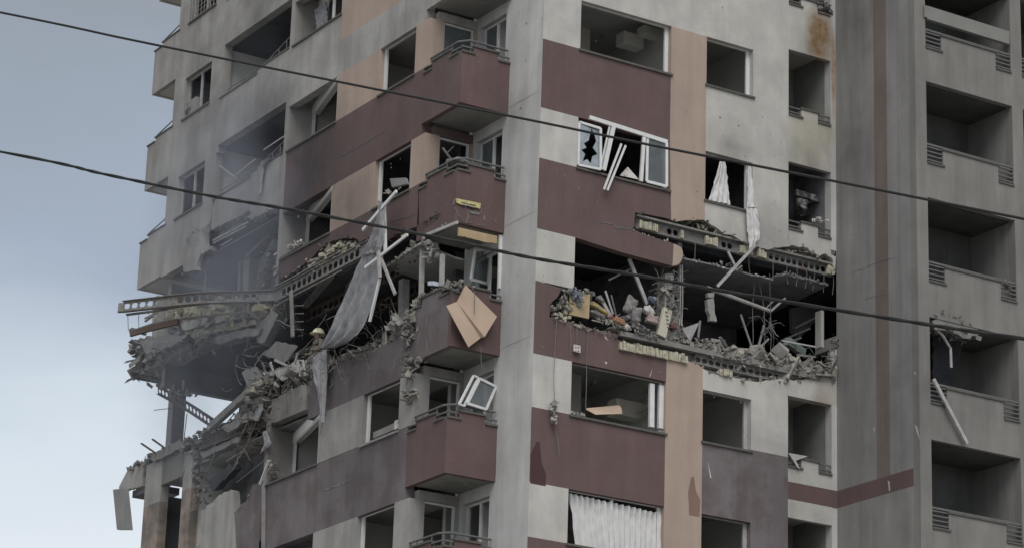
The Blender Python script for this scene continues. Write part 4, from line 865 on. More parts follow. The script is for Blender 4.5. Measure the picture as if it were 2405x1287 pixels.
bar_((889, 588), (929, 688), XL - .5, .075, greyframe, 'grey frame bar slanting down to the right into the dark room')
bar_((889, 590), (893, 650), XL - .55, .09, greyframe, 'short upright grey bar at the right edge of the cloth')
bar_((893, 650), (869, 752), XL - .52, .08, white, 'broken pale frame bar hanging beside the cloth')
bar_((944, 553), (967, 541), XL - .3, .05, creamb, 'short pale stick at the end of the slanting bar')
tag(MB().prism([LP(920, 420, XL - .0), LP(958, 418, XL - .0), LP(962, 432, XL - .0), LP(925, 440, XL - .0)], (-.05, 0, .02)).build('cardboard_piece', greyface2), 'folded grey sheet lying in the open window above the cloth', 'sheet')
tag(MB().rock(LP(913, 447, XL - .05), .12, .5).rock(LP(940, 440, XL - .05), .1, .4).rock(LP(905, 452, XL - .05), .08).build('plaster_lump', dustc), 'pale crumpled debris on the sill where the cloth hangs', 'debris')
bar_((684, 680), (688, 788), XL - .3, .1, slabm, 'dark ladder-like upright hanging below the beam end', name='hanging_post', cat='post')
m_ = MB()
for k in range(4): m_.tube([LP(690, 716 + k * 18, XL - .2), LP(714, 714 + k * 19, XL - .2)], .014, 4)
tag(m_.build('rebar_stubs', wire), 'row of four bent bars sticking out of the hanging post', 'rebar')
# firefighter behind the cloth
FP = LP(753, 782, -.95); HX, HY, HZ = FP
per = thing('person', 'person in a pale helmet and dusty jacket standing behind the cloth, looking out left', 'person', (HX, HY, -8.5))
def skin_fig(name, verts, edges, radii, m, parent, lv=2):
    me = bpy.data.meshes.new(name); me.from_pydata(verts, edges, []); me.materials.append(m)
    o = bpy.data.objects.new(name, me); link(o, parent)
    o.modifiers.new('skin', 'SKIN')
    for i, r_ in enumerate(radii):
        sv = me.skin_vertices[0].data[i]; sv.radius = (r_, r_); sv.use_root = (i == 0)
    sb = o.modifiers.new('sub', 'SUBSURF'); sb.levels = sb.render_levels = lv; return o
hz = HZ + 8.5 - .02      # head centre height above the floor
vb = [(0, 0, .82), (0, 0, 1.0), (-.03, 0, 1.2), (-.05, 0, hz - .17), (-.06, 0, hz - .1), (0, .1, .78), (-.1, .12, .45), (0, .13, .08), (-.12, .13, .04), (0, -.1, .78), (-.06, -.12, .44), (.02, -.13, .08), (-.1, -.13, .04),
      (-.03, .19, hz - .24), (-.12, .27, hz - .5), (-.33, .2, hz - .55), (-.03, -.19, hz - .24), (-.14, -.26, hz - .48), (-.36, -.15, hz - .5)]
eb = [(0, 1), (1, 2), (2, 3), (3, 4), (0, 5), (5, 6), (6, 7), (7, 8), (0, 9), (9, 10), (10, 11), (11, 12), (3, 13), (13, 14), (14, 15), (3, 16), (16, 17), (17, 18)]
rb = [.16, .15, .17, .12, .06, .1, .075, .05, .045, .1, .075, .05, .045, .08, .06, .045, .08, .06, .045]
skin_fig('body', vb, eb, rb, jacket, per)
hd = MB(); 
def ell(c, r, n=14, m=10, zmin=-1, fn=None):
    vs = []; fs = []
    for j in range(m + 1):
        th = math.acos(max(-1, min(1, 1 - (1 - zmin) * j / m)))
        for i in range(n):
            a = 2 * math.pi * i / n; p = V((math.sin(th) * math.cos(a), math.sin(th) * math.sin(a), math.cos(th)))
            if fn: p = fn(p)
            vs.append(V(c) + V((p.x * r[0], p.y * r[1], p.z * r[2])))
    for j in range(m):
        for i in range(n): fs.append((j * n + i, j * n + (i + 1) % n, (j + 1) * n + (i + 1) % n, (j + 1) * n + i))
    return vs, fs
hd.add(*ell((-.07, 0, hz - .03), (.095, .078, .115)))
hd.add(*ell((-.165, 0, hz - .04), (.025, .018, .028), 8, 6)); hd.add(*ell((-.07, .08, hz - .04), (.02, .012, .03), 8, 6)); hd.add(*ell((-.07, -.08, hz - .04), (.02, .012, .03), 8, 6))
hdo = hd.build('head', skin, per, smooth=True)
ey = MB().add(*ell((-.155, .03, hz - .01), (.012, .016, .01), 8, 6)).add(*ell((-.155, -.03, hz - .01), (.012, .016, .01), 8, 6)).build('eye', darkc, hdo)
mo = MB().add(*ell((-.155, 0, hz - .09), (.01, .028, .007), 8, 6)).build('mouth', red, hdo)
hel = MB().add(*ell((-.055, 0, hz + .01), (.175, .15, .175), 18, 10, zmin=.0)); 
hel.add(*ell((-.075, 0, hz + .015), (.225, .17, .02), 18, 6, fn=None))
ho = hel.build('helmet', helmetm, per, smooth=True)
MB().bar((-.16, -.0, hz + .03), (-.16, 0, hz + .12), .025, .02).build('helmet_ridge', mat('helmet_dark', (.05, .05, .04)), ho); MB().obox((-.03, -.125, hz + .04), (.03, 0, 0), (0, .008, 0), (0, 0, .03)).build('helmet_badge', mat('helmet_dark', (.05, .05, .04)), ho)
MB().tube([(-.1, .12, hz - .01), (-.12, .1, hz - .1), (-.12, 0, hz - .16), (-.12, -.1, hz - .1), (-.1, -.12, hz - .01)], .012, 5).build('chin_strap', darkc, ho)
for sg, (bx, by, bz) in ((1, vb[15]), (-1, vb[18])):
    hv = [(bx, by, bz), (bx - .05, by, bz)]; he = [(0, 1)]; hr = [.035, .036]
    for k in range(4):
        yk = by + (k - 1.5) * .021; L_ = (.03, .036, .034, .026)[k]
        i0 = len(hv); hv += [(bx - .085, yk, bz), (bx - .085 - L_, yk, bz - .012), (bx - .085 - L_ * 1.6, yk, bz - .035)]; he += [(1, i0), (i0, i0 + 1), (i0 + 1, i0 + 2)]; hr += [.0105, .0095, .008]
    i0 = len(hv); hv += [(bx - .035, by - sg * .04, bz - .01), (bx - .065, by - sg * .055, bz - .02)]; he += [(0, i0), (i0, i0 + 1)]; hr += [.012, .01]
    skin_fig('hand', hv, he, hr, darkc, per, 1)

# rubble, left storey 2
heap('rubble_heap', [LP(640, 925, XL + .02), LP(760, 868, XL + .02), LP(760, 850, XL + 1.2), LP(650, 905, XL + 1.2)], 420, .09, dustc, 'grey rubble heap with splinters on the broken wall edge left of the cloth tail', hmax=.75)
heap('rubble_heap', [LP(770, 870, XL + .05), LP(950, 792, XL + .05), LP(950, 780, XL + 1.1), LP(770, 855, XL + 1.1)], 260, .06, dustc, 'low rubble along the grey wall edge right of the cloth tail', hmax=.3)
tangle('wire_tangle', [LP(x, y, XL - .05) for x, y in ((640, 880), (660, 870), (690, 870), (700, 890), (670, 900), (720, 870), (630, 900))], 90, .7, .008, wire, 'tangle of thin wires and laths over the rubble left of the cloth tail')
tangle('wire_tangle', [LP(x, y, XL - .1) for x, y in ((790, 850), (810, 840), (840, 835), (780, 870), (800, 865), (860, 820), (900, 800))], 80, .55, .007, wire, 'tangle of wires spilling over the wall edge right of the cloth tail', spread=(.25, .4, .2))
tangle('wire_tangle', [LP(x, y, XL - .1) for x, y in ((590, 1000), (575, 1030), (600, 1010), (560, 1040), (610, 950), (600, 975))], 50, .8, .012, rusty, 'rusty wires hanging under the ruined floor edge', spread=(.2, .3, .25))
tangle('wire_tangle', [LP(x, y, XL + .4) for x, y in ((870, 760), (890, 720), (900, 780), (880, 690), (930, 760), (780, 700), (740, 720), (800, 760))], 36, 1.2, .007, wire, 'dusty wires dangling inside the dark torn storey behind the cloth', spread=(.3, .4, .5), sag=1.2)
tangle('wire_tangle', [LP(x, y, XL - .1) for x, y in ((470, 770), (420, 780), (520, 760), (560, 740), (610, 760), (600, 790), (650, 730))], 70, .9, .012, slabm, 'torn wires on the edge of the hanging slab at the far left', spread=(.2, .7, .2))
for k, (a, b, l) in enumerate((((619, 873), (655, 905), 'pale stick lying on the rubble at the wall edge, left'), ((636, 848), (645, 878), 'short bent white strip above the rubble heap'), ((646, 842), (720, 875), 'long lath slanting down over the rubble heap'),
                               ((700, 826), (690, 860), 'upper splintered lath standing in the rubble heap'), ((680, 838), (765, 800), 'grey plank lying inside the dark room behind the helmeted person'))):
    bar_(a, b, XL - .1 if k < 4 else -.2, .06 if k < 4 else .14, (whitec, whitec, greyframe, greyframe, slabm)[k], l, name='lath' if k < 4 else 'plank', cat='lath' if k < 4 else 'plank')
tag(cast([LP(706, 842, XL - .1), LP(712, 880, XL - .1)], depth=.3, cell=.3, fl=.04, m=greyframe, up=(0, 1, .2)), 'twisted plate with two round holes standing in the rubble', 'plate')
for k in range(9):
    px, py = [(628, 935), (650, 912), (672, 900), (698, 893), (735, 870), (880, 806), (905, 797), (930, 787), (790, 848)][k]
    o = MB().rock(LP(px, py, XL + rnd.uniform(-.05, .2)), rnd.uniform(.12, .18), .9).build('concrete_chunk', dustc); tag(o, ['leftmost chunk, at the outer end of the broken left wall edge', 'pale chunk second from the outer end of the left wall edge', 'pale chunk at the middle of the left rubble heap edge', 'pale chunk just left of the cloth tail', 'pale chunk partly behind the cloth tail', 'pale chunk on the grey wall edge below the loose frame bars', 'small chunk on the grey wall edge left of the torn balcony', 'chunk on the wall edge nearest the torn balcony', 'pale chunk just right of the cloth tail on the wall edge'][k], 'chunk', 'concrete chunks on the left wall edge')
# hanging plaster lumps at the balcony side
def lumps(name, pts, x, size, m, lab, cat='plaster lump', side='L', n=26, spread=.07):
    f = (lambda p: LP(*p, x)) if side == 'L' else (lambda p: RP(*p, x)); P = [f(p) for p in pts]; w = MB()
    for i in range(n):
        k = rnd.randrange(len(P) - 1) if len(P) > 1 else 0; p = P[k].lerp(P[min(k + 1, len(P) - 1)], rnd.random()); w.rock(p + V([rnd.gauss(0, spread) for _ in range(3)]), size * rnd.uniform(.5, 1.3), .9)
    return tag(w.build(name, m), lab, cat)
lumps('plaster_lump', [(922, 757), (940, 752), (955, 748)], XL - .12, .13, concrete, 'big pale concrete lump sticking out left of the maroon balcony', n=22)
lumps('plaster_lump', [(968, 730), (960, 770), (958, 800)], XL - .1, .1, dustc, 'string of crumbling plaster at the left edge of the damaged balcony', n=40)
lumps('plaster_lump', [(958, 850), (968, 862), (955, 885)], XL - .12, .1, dustc, 'plaster lump hanging on wires just below the damaged balcony', n=30)
lumps('plaster_lump', [(955, 928), (965, 918), (958, 930)], XL - .12, .085, dustc, 'lowest plaster lump hanging beside the open window', n=18)
lumps('plaster_lump', [(982, 850), (990, 838)], XL - .1, .07, dustc, 'small plaster crumbs on the lower left corner of the damaged balcony', n=14)
bar_((960, 925), (985, 918), XL - .12, .05, dustc, 'stub of torn mesh sticking out of the lowest plaster lump', name='mesh_stub', cat='stub')
tangle('wire_tangle', [LP(x, y, XL - .1) for x, y in ((962, 830), (965, 880), (970, 940), (955, 800))], 14, .6, .006, wire, 'thin wires between the hanging plaster lumps', spread=(.05, .08, .1), sag=2.5)

# ------------------------------------------------------------------ storey 1 balcony hole with insulation
hp = [RP(1072, 464, YT - .02), RP(1100, 470, YT - .02), RP(1129, 476, YT - .02), RP(1127, 489, YT - .02), RP(1119, 486, YT - .02), RP(1085, 480, YT - .02), RP(1072, 474, YT - .02)]
T(MB().prism(hp, (0, -.02, 0)).build('insulation', foam))
for k in range(2): T(MB().bar(RP(1084, 473 + k * 5, YT - .045), RP(1118, 481 + k * 5, YT - .045), .012, .02).build('insulation_groove', darkc))
T(MB().prism([RP(1100, 492, YT - .006), RP(1128, 498, YT - .006), RP(1126, 503, YT - .006), RP(1106, 500, YT - .006)], (0, -.01, 0)).build('hole', innerd))
for pts in (((1069, 484), (1078, 505), (1084, 512)), ((1100, 490), (1100, 510), (1095, 522)), ((1139, 503), (1138, 516)), ((1082, 513), (1095, 522), (1112, 521)), ((1122, 525), (1138, 528)), ((1160, 513), (1167, 522)), ((1129, 476), (1131, 500)), ((1070, 464), (1064, 478))):
    q = [RP(*p, YT - .008) for p in pts]; q = jagline(q, .05, .012); T(MB().tube(q, .012, 4).build('torn_mesh', dustc))

# ------------------------------------------------------------------ cardboard sheet
ys = YT - .18
A_, B_2, C_, D_, Ef, F_ = (RP(1094, 666, ys + .06), RP(1168, 740, ys - .05), RP(1139, 788, ys - .02), RP(1101, 812, ys - .1), RP(1049, 715, ys - .12), RP(1074, 705, ys + .1))
G_ = RP(1130, 790, ys + .08)
sh = MB()
sh.prism([A_, B_2, C_, G_, F_], (0, .012, 0)); sh.prism([F_, G_, D_, Ef], (0, .012, 0))
tag(sh.build('board_sheet', board), 'large creased beige board hanging over the front of the maroon balcony', 'board')
tag(MB().tube([RP(1115, 680, ys - .06), RP(1115, 735, ys - .07)], .01, 4).build('hanging_cable', wire), 'short thin cord lying across the beige board', 'cord')
for k, pts in enumerate((((1130, 812), (1131, 850), (1133, 862)), ((1003, 735), (1001, 790), (1004, 820)))):
    tag(MB().tube([RP(*p, ys) if k == 0 else LP(*p, XL - .05) for p in pts], .007, 4).build('hanging_cable', wire), ('thin cord hanging below the beige board', 'thin pale cord on the left side of the damaged balcony')[k], 'cord')

# ------------------------------------------------------------------ loose window sashes
def sash(name, corners, lab, m=white, w=.06, t=.05, off=None, pane=True, cat='window', mid=None):
    P = [V(c) for c in corners]; n = (P[1] - P[0]).cross(P[3] - P[0]).normalized(); r = MB()
    for i in range(4): r.bar(P[i], P[(i + 1) % 4], w, t, n)
    if mid: r.bar(P[0].lerp(P[1], mid), P[3].lerp(P[2], mid), w * .8, t * .8, n)
    o = r.build(name, m); tag(o, lab, cat)
    if pane:
        c = sum(P, V()) / 4; MB().prism([c + (p - c) * .93 for p in P], n * .006).build('pane', glass, o)
    return o
yb4 = YT + .02
sash('loose_window', [RP(1127, 886, yb4), RP(1165, 905, yb4 + .1), RP(1142, 958, yb4 - .02), RP(1098, 944, yb4 - .1)], 'white window sash with its pane leaning out over the lower corner balcony')
sash('loose_window', [RP(1113, 879, yb4 + .05), RP(1124, 884, yb4 + .1), RP(1091, 950, yb4 - .05), RP(1079, 946, yb4 - .1)], 'narrow white sash leaning edge-on against the left of the leaning pane', pane=False, w=.045)
sash('loose_window', [RP(1117, 586, 2.3), RP(1153, 584, 2.6), RP(1146, 664, 2.5), RP(1107, 654, 2.2)], 'white open sash with broken glass standing on the damaged corner balcony', w=.07)
# storey-1 wide window (second row): sashes and loose bars
sash('loose_window', [RP(1361, 285, -.02), RP(1411, 300, -.1), RP(1411, 396, -.1), RP(1359, 385, -.02)], 'left white sash with star-shaped hole in its cracked pane, in the second row wide window', pane=False)
gp = MB(); import itertools
q = [(1364, 289), (1408, 303), (1408, 392), (1362, 381)]; hole = [(1390, 300), (1397, 315), (1401, 330), (1393, 345), (1404, 360), (1392, 365), (1388, 382), (1380, 372), (1369, 377), (1375, 360), (1366, 350), (1378, 345), (1372, 335), (1383, 328)]
seg = [((1364, 289), (1390, 300), (1383, 328), (1372, 335), (1378, 345), (1366, 350), (1363, 345)), ((1363, 345), (1366, 350), (1375, 360), (1369, 377), (1380, 372), (1388, 382), (1388, 387), (1362, 381)),
       ((1390, 300), (1408, 303), (1408, 345), (1393, 345), (1401, 330), (1397, 315)), ((1393, 345), (1408, 345), (1408, 392), (1388, 387), (1388, 382), (1392, 365), (1404, 360))]
for k_, sgm in enumerate(seg): gp.prism([RP(x, y, -.05 - .0005 * k_) for x, y in sgm], (0, .004, 0))
o = gp.build('broken_pane', mat('dusty_pane', (.30, .34, .38), rough=.3, streak=0, var=.3, scale=6)); tag(o, 'cracked bluish pane with a star-shaped hole in the left sash', 'glass pane')
sash('loose_window', [RP(1521, 318, -.02), RP(1566, 333, -.08), RP(1566, 436, -.08), RP(1519, 424, -.02)], 'right white sash with whole pane, standing ajar in the second row wide window', w=.07)
T(MB().box((3.70, .1, -4.6), (3.8, .2, -3.33)).build('window', white)); 
for a, b, w_, l in (((1385, 274), (1568, 332), .1, 'loose white head rail tilting across the top of the second row wide window'), ((1442, 291), (1418, 398), .11, 'white mullion leaning inside the second row wide window'), ((1433, 291), (1410, 395), .04, 'thin rail beside the leaning mullion in the second row wide window'),
                    ((1460, 336), (1419, 443), .05, 'left of two white bars hanging out over the second row sill'), ((1470, 340), (1427, 445), .05, 'right of two white bars hanging out over the second row sill'), ((1513, 320), (1506, 424), .09, 'white jamb leaning left of the whole pane in the second row wide window')):
    bar_(a, b, -.16 if 'hanging' in l else -.04, w_, white, l, side='R')
tag(MB().prism([RP(1475, 390, .1), RP(1502, 420, .0), RP(1457, 410, .0)], (0, .02, 0)).build('triangular_board', whitec), 'white triangular board leaning on the second row sill', 'board')
# curtains
curtain_strip([(1690, 378), (1683, 410), (1673, 440), (1664, 468)], [(1703, 380), (1708, 410), (1712, 445), (1716, 479)], .08, clothw, 'curtain', 'white curtain spread like a tent inside the second row square window', 'curtain', side='R', amp=.05, freq=4, nu=28)
curtain_strip([(1757, 388), (1757, 430), (1754, 486)], [(1764, 390), (1771, 440), (1779, 484)], .0, clothw, 'curtain', 'twisted white curtain at the right jamb of the second row square window', 'curtain', side='R', amp=.03, freq=2)
curtain_strip([(1753, 487), (1755, 520), (1757, 555), (1760, 586)], [(1779, 489), (1783, 520), (1785, 555), (1768, 580)], -.12, clothw, 'curtain', 'white curtain hanging down outside below the square window', 'curtain', side='R', amp=.04, freq=3, nu=22, nv=30)
curtain_strip([(1336, 1155), (1340, 1180), (1352, 1290)], [(1562, 1205), (1560, 1240), (1558, 1330)], .16, clothw, 'curtain', 'pleated white curtain drawn across the lowest wide window', 'curtain', side='R', amp=.05, freq=17, nu=150, nv=8)
curtain_strip([(742, 22), (744, 48), (746, 76)], [(768, 4), (769, 28), (770, 58)], -1.0, clothg, 'curtain', 'pale curtain in the topmost angled window at upper left', 'curtain', amp=.03, freq=5, nu=30)
curtain_strip([(615, 378), (608, 400), (606, 430), (609, 455)], [(640, 368), (624, 385), (617, 420), (615, 450)], XL - .08, clothg, 'hanging_cloth', 'pale twisted cloth hanging over the parapet of the sooty far loggia', 'cloth', amp=.04, freq=2)
for a, b, l in (((516, 386), (558, 418), 'thin pale bar leaning in the sooty far loggia'), ((600, 372), (540, 420), 'sagging handrail of the sooty far loggia'), ((620, 350), (668, 318), 'bent handrail end in the sooty far loggia')): bar_(a, b, XL + .1, .03, greyframe, l)
bar_((1040, 345), (1072, 388), YB - .1, .05, greyframe, 'grey bar leaning inside the second corner balcony window', side='R'); bar_((1050, 358), (1066, 342), YB - .1, .025, greyframe, 'thin bar crossing the leaning one in the second corner balcony window', side='R')

# ------------------------------------------------------------------ loose items right facade
bar_((1775, 573), (1685, 670), -.25, .07, greyframe, 'long grey frame bar hanging diagonally from the white curtain', side='R')
bar_((1710, 588), (1727, 622), -.1, .06, greyframe, 'short grey bar crossing the gap under the torn ceiling', side='R')
tag(MB().tube([RP(1662, 673, .1), RP(1808, 727, .4)], .048, 8).build('pipe', greyframe), 'thick pale pipe hanging across the dark torn room', 'pipe')
bar_((1810, 728), (1845, 697), .5, .05, greyframe, 'thin pale bar rising from the end of the white pipe', side='R'); bar_((1800, 720), (1818, 703), .6, .03, greyframe, 'short thin rod near the end of the white pipe', side='R')
m_ = MB().prism(jagline([RP(1662, 700, .1), RP(1677, 697, .1), RP(1679, 725, .1), RP(1684, 752, .1), RP(1669, 750, .1), RP(1664, 720, .1)], .08, .02), (0, .12, 0)).prism([RP(1663, 685, .1), RP(1679, 684, .1), RP(1677, 696, .1), RP(1664, 695, .1)], (0, .1, 0))
tag(m_.build('hanging_block', concrete), 'narrow grey block hanging under the left end of the white pipe', 'block')
tag(MB().prism([RP(1603, 768, -.02), RP(1643, 754, .0), RP(1622, 800, .05)], (0, .03, 0)).build('triangular_board', greyframe), 'grey triangular sheet standing at the left of the torn room floor', 'sheet')
for k, (a, b) in enumerate((((1740, 735), (1766, 812)), ((1795, 760), (1783, 806)), ((1806, 792), (1790, 808)), ((1645, 750), (1640, 790)))):
    bar_(a, b, .8, .05, greyframe, ['dark leaning post in the torn room', 'short splayed post in the torn room', 'small stick leaning on the rubble in the torn room', 'thin upright stick behind the triangular sheet'][k], side='R', name='post', cat='post')
# rubble heap on the right floor edge
heap('rubble_heap', [RP(1650, 830, -.02), V((8.95, -.02, -8.5)), V((8.95, 1.6, -8.5)), V((4.9, 1.6, -8.5))], 1700, .095, dustc, 'grey rubble heap covering the floor of the torn room on the right', hmax=.62)
heap('rubble_heap', [V((2.3, .02, -8.5)), V((4.8, .02, -8.5)), V((4.8, 1.0, -8.5)), V((2.3, 1.0, -8.5))], 260, .07, dustc, 'rubble under the household things in the torn room', hmax=.25)
edge([RP(1650, 818), RP(1720, 835), RP(1800, 855), RP(1880, 870), RP(1930, 872)], concrete, .1, 26, .05, depth=(-.08, .3), name='broken_slab_edge')
for k, (px, py, r_) in enumerate(((1700, 800, .2), (1720, 815, .16), (1745, 850, .2), (1765, 872, .17), (1790, 835, .25), (1815, 842, .22), (1840, 850, .28), (1862, 845, .18), (1886, 862, .16), (1835, 820, .2), (1775, 815, .16), (1915, 862, .18), (1905, 845, .15), (1680, 800, .16), (1755, 838, .15))):
    o = MB().rock(RP(px, py, rnd.uniform(-.02, .25)), r_, .6).build('concrete_chunk', concrete); tag(o, 'grey slab fragment ' + ['left of the rubble heap behind the triangular sheet', 'behind the dark leaning post foot', 'on the front edge below the leaning post', 'at the lowest point of the broken floor edge', 'large, tilted in the middle of the heap', 'in the middle of the heap under the pipe end', 'largest, near the foot of the splayed posts', 'just left of the small broken frame', 'at the front under the small broken frame', 'behind the largest one', 'small, at the back between the posts', 'at the right end of the floor edge', 'small, right of the small broken frame', 'at the far left end of the heap', 'between the leaning post and the heap centre'][k], 'chunk', 'slab fragments on the right torn floor')
pan = MB().obox(RP(1868, 812, .5), V((.32, .1, -.07)), V((-.02, .1, .02)), V((.02, 0, .1))).build('air_conditioner', mat('pale_green_metal', (.17, .21, .20))); tag(pan, 'pale green metal box lying on its side behind the rubble at the right', 'box')
MB().bar(RP(1868, 805, .37), RP(1871, 822, .37), .015, .015).build('seam', darkc, pan)
bar_((1838, 797), (1925, 813), .3, .04, greyframe, 'thin rod lying over the pale green box', side='R'); bar_((1873, 830), (1885, 857), .05, .05, greyframe, 'short stick of a small broken frame on the rubble', side='R'); bar_((1873, 830), (1915, 835), .05, .05, slabm, 'top stick of a small broken frame on the rubble', side='R')
tangle('wire_tangle', [RP(x, y, .3) for x, y in ((1780, 770), (1800, 760), (1890, 860), (1930, 850), (1900, 870))], 26, .7, .01, wire, 'wires standing out of the rubble on the right', spread=(.15, .1, .15), cat='wires')
# household things
def blob(name, c, r, m, lab, cat, rot=0, n=1, seed=0, rough=.42, sq=.5):
    def fn(p):
        q = V([math.copysign(abs(t) ** sq, t) for t in p]); return q * (1 + rough * noise.noise(q * 1.6 + V((seed, seed, 0))) + rough * .35 * noise.noise(q * 5 + V((seed, 0, 3))))
    vs, fs = ell((0, 0, 0), r, 18, 12, fn=fn); R_ = Matrix.Rotation(rot, 3, 'Y'); o = MB().add([R_ @ v + V(c) for v in vs], fs).build(name, m, smooth=True); return tag(o, lab, cat)
blob('cushion', RP(1403, 722, .05), (.24, .14, .06), yellow, 'flat yellow cushion wedged beside the plywood', 'cushion', .35, seed=1)
blob('cushion', RP(1402, 737, .08), (.2, .14, .06), greyc, 'mauve-grey folded cushion under the yellow one', 'cushion', .25, seed=2)
blob('plastic_tub', RP(1452, 752, .02), (.17, .12, .07), orangeb, 'orange tub lying among the household things', 'tub', .2, seed=3)
blob('cloth_bundle', RP(1430, 744, .08), (.1, .1, .08), red, 'dark red bundle left of the orange tub', 'cloth', seed=4)
chr_ = thing('chair', 'dark grey chair with rounded back lying tilted among the household things', 'chair', RP(1475, 735, .12))
for nm_, c_, r_, m_c, ro, sd_ in (('backrest', RP(1481, 715, .15), (.15, .06, .22), greyc, .25, 5), ('seat', RP(1470, 745, .12), (.3, .1, .07), darkc, -.4, 15)):
    o = blob(nm_, V(c_) - RP(1475, 735, .12), r_, m_c, '', '', ro, seed=sd_); del o['label']; del o['category']; o.parent = chr_
blob('bag', RP(1493, 738, .05), (.13, .1, .2), greyc, 'grey cloth bag right of the chair back', 'bag', .2, seed=6)
blob('suitcase', RP(1500, 770, -.02), (.22, .12, .11), darkc, 'charcoal suitcase lying on the broken floor edge', 'suitcase', .25, seed=7, sq=.45)
blob('pillow', RP(1524, 728, .02), (.15, .1, .1), whitec, 'white pillow resting on the pink one', 'pillow', .6, seed=8)
blob('pillow', RP(1532, 748, .02), (.17, .1, .1), pink, 'dusty pink pillow right of the grey bag', 'pillow', .1, seed=9)
blob('cloth_bundle', RP(1532, 702, .2), (.1, .08, .09), bluec, 'crumpled dark blue cloth behind the pillows', 'cloth', .3, seed=10, rough=.4)
blob('cloth_bundle', RP(1581, 762, .1), (.08, .08, .1), red, 'red cloth stuck in the broken pier', 'cloth', .3, seed=11, rough=.4)
blob('cloth_bundle', RP(1470, 765, -.02), (.09, .06, .06), whitec, 'small white crumpled cloth beside the suitcase', 'cloth', .3, seed=12, rough=.4)
blob('plastic_chair', RP(1410, 700, .1), (.09, .08, .05), greyc, 'pale grey curved plastic piece above the yellow cushion', 'plastic piece', .5, seed=13)
blob('cloth_bundle', LP(1078, 382, XL + .35), (.25, .2, .1), greyc, 'grey bundle lying on the second corner balcony parapet', 'bundle', seed=31)
bar_((1413, 700), (1436, 742), .08, .08, greyframe, 'pale grey slat leaning down to the orange tub', side='R', name='slat', cat='slat')
rad = MB().obox(RP(1560, 755, -.02), V((.12, 0, -.03)), V((0, .05, 0)), V((.09, 0, .36))).build('radiator', mat('cream_metal', (.48, .46, .38))); tag(rad, 'cream metal radiator panel tilting at the foot of the broken pier', 'radiator')
for k in range(6): MB().bar(RP(1563 + k * 1.2, 728 + k * 9, -.085), RP(1569 + k * 1.2, 730 + k * 9, -.085), .02, .012).build('radiator_slot', slabm, rad)
bar_((1478, 605), (1520, 712), .3, .09, greyframe, 'long grey post slanting across the left torn room', side='R', name='post', cat='post')
bar_((1430, 655), (1480, 630), .8, .04, greyframe, 'thin dusty rail crossing behind the slanting post', side='R'); bar_((1422, 680), (1440, 735), .4, .05, greyframe, 'thin lath standing left of the chair back', side='R', name='lath', cat='lath'); bar_((1436, 690), (1448, 740), .5, .04, wire, 'second thin lath standing left of the chair back', side='R', name='lath', cat='lath')
lumps('cloth_bundle', [(1348, 682), (1356, 690), (1357, 708)], -.06, .07, mat('blue_grey_cloth', (.16, .18, .21), streak=0, var=.4, scale=8), 'blue-grey torn rag hanging over the plywood', 'cloth', 'R', 26, .05)
tangle('wire_tangle', [RP(x, y, .1) for x, y in ((1570, 660), (1575, 680), (1580, 700), (1560, 720), (1550, 710))], 40, .5, .01, wire, 'torn lath and wires on the broken pier', spread=(.08, .1, .12))
heap('rubble_heap', [RP(1400, 752, -.12), RP(1560, 800, -.12), RP(1560, 775, .15), RP(1400, 735, .15)], 160, .04, dustc, 'fine dusty rubble between the household things on the broken edge', hmax=.12)
# cords and things hanging on them
for k, (pts, lab) in enumerate(((((1308, 745), (1304, 820), (1301, 880), (1303, 935)), 'thin cord running down to the hanging lump near the corner'), (((1303, 998), (1311, 1030), (1315, 1070)), 'loose wire ends below the hanging lump'), (((1356, 758), (1356, 805)), 'short cord holding the white socket block'),
                               (((1383, 765), (1379, 830), (1378, 900), (1376, 955)), 'long cord hanging in front of the lower wide window'), (((1340, 760), (1342, 800), (1341, 830)), 'faint thread beside the socket cord'))):
    tag(MB().tube([RP(*p, -.08) for p in pts], .008, 5).build('hanging_cable', wire), lab, 'cord')
lumps('plaster_lump', [(1303, 938), (1301, 960), (1302, 995)], -.1, .07, concrete, 'elongated plaster lump hanging on a cord over the maroon band near the corner', 'plaster lump', 'R', 26, .03)
sk = MB().box(RP(1349, 805, -.1), RP(1362, 826, -.06)).build('socket_block', whitec); tag(sk, 'small white socket block dangling on a cord over the maroon band', 'socket')
for dx in (3, 9):
    for dy in (6, 15): MB().box(RP(1349 + dx, 805 + dy, -.104), RP(1349 + dx + 2.5, 805 + dy + 3.5, -.1)).build('socket_hole', darkc, sk)
# cabinets and things seen in the windows
for y_, (x0, y0, x1, y1), lab in ((1.5, (1466, 70, 1512, 112), 'white wall cabinet under the ceiling behind the top wide window, left one'), (1.1, (1515, 56, 1558, 86), 'white wall cabinet under the ceiling behind the top wide window, right one')):
    a, b = RP(x0, y0, y_), RP(x1, y1, y_); tag(MB().box((a.x, y_, b.z), (b.x, y_ + .35, min(a.z, .36))).build('wall_cabinet', inner), lab, 'cabinet')
bar_((1397, 96), (1423, 78), 1.35, .06, darkc, 'dark lamp strip on the ceiling behind the top wide window', side='R', name='ceiling_lamp', cat='lamp')
bar_((1380, 905), (1405, 890), 1.35, .06, darkc, 'dark lamp strip on the ceiling behind the lower wide window', side='R', name='ceiling_lamp', cat='lamp')
cab = MB().box(RP(1449, 931, 1.6), RP(1494, 990, 2.0)).build('fridge', mat('ivory_metal', (.8, .78, .68))); tag(cab, 'ivory cabinet standing inside the lower wide window', 'cabinet')
for z0 in (915, 955): bar_((1500, z0 + 12), (1528, z0 - 2), 1.2, .04, greyframe, 'shelf board inside the lower wide window, %s' % ('upper' if z0 == 915 else 'lower'), side='R', name='shelf', cat='shelf', h=.25)
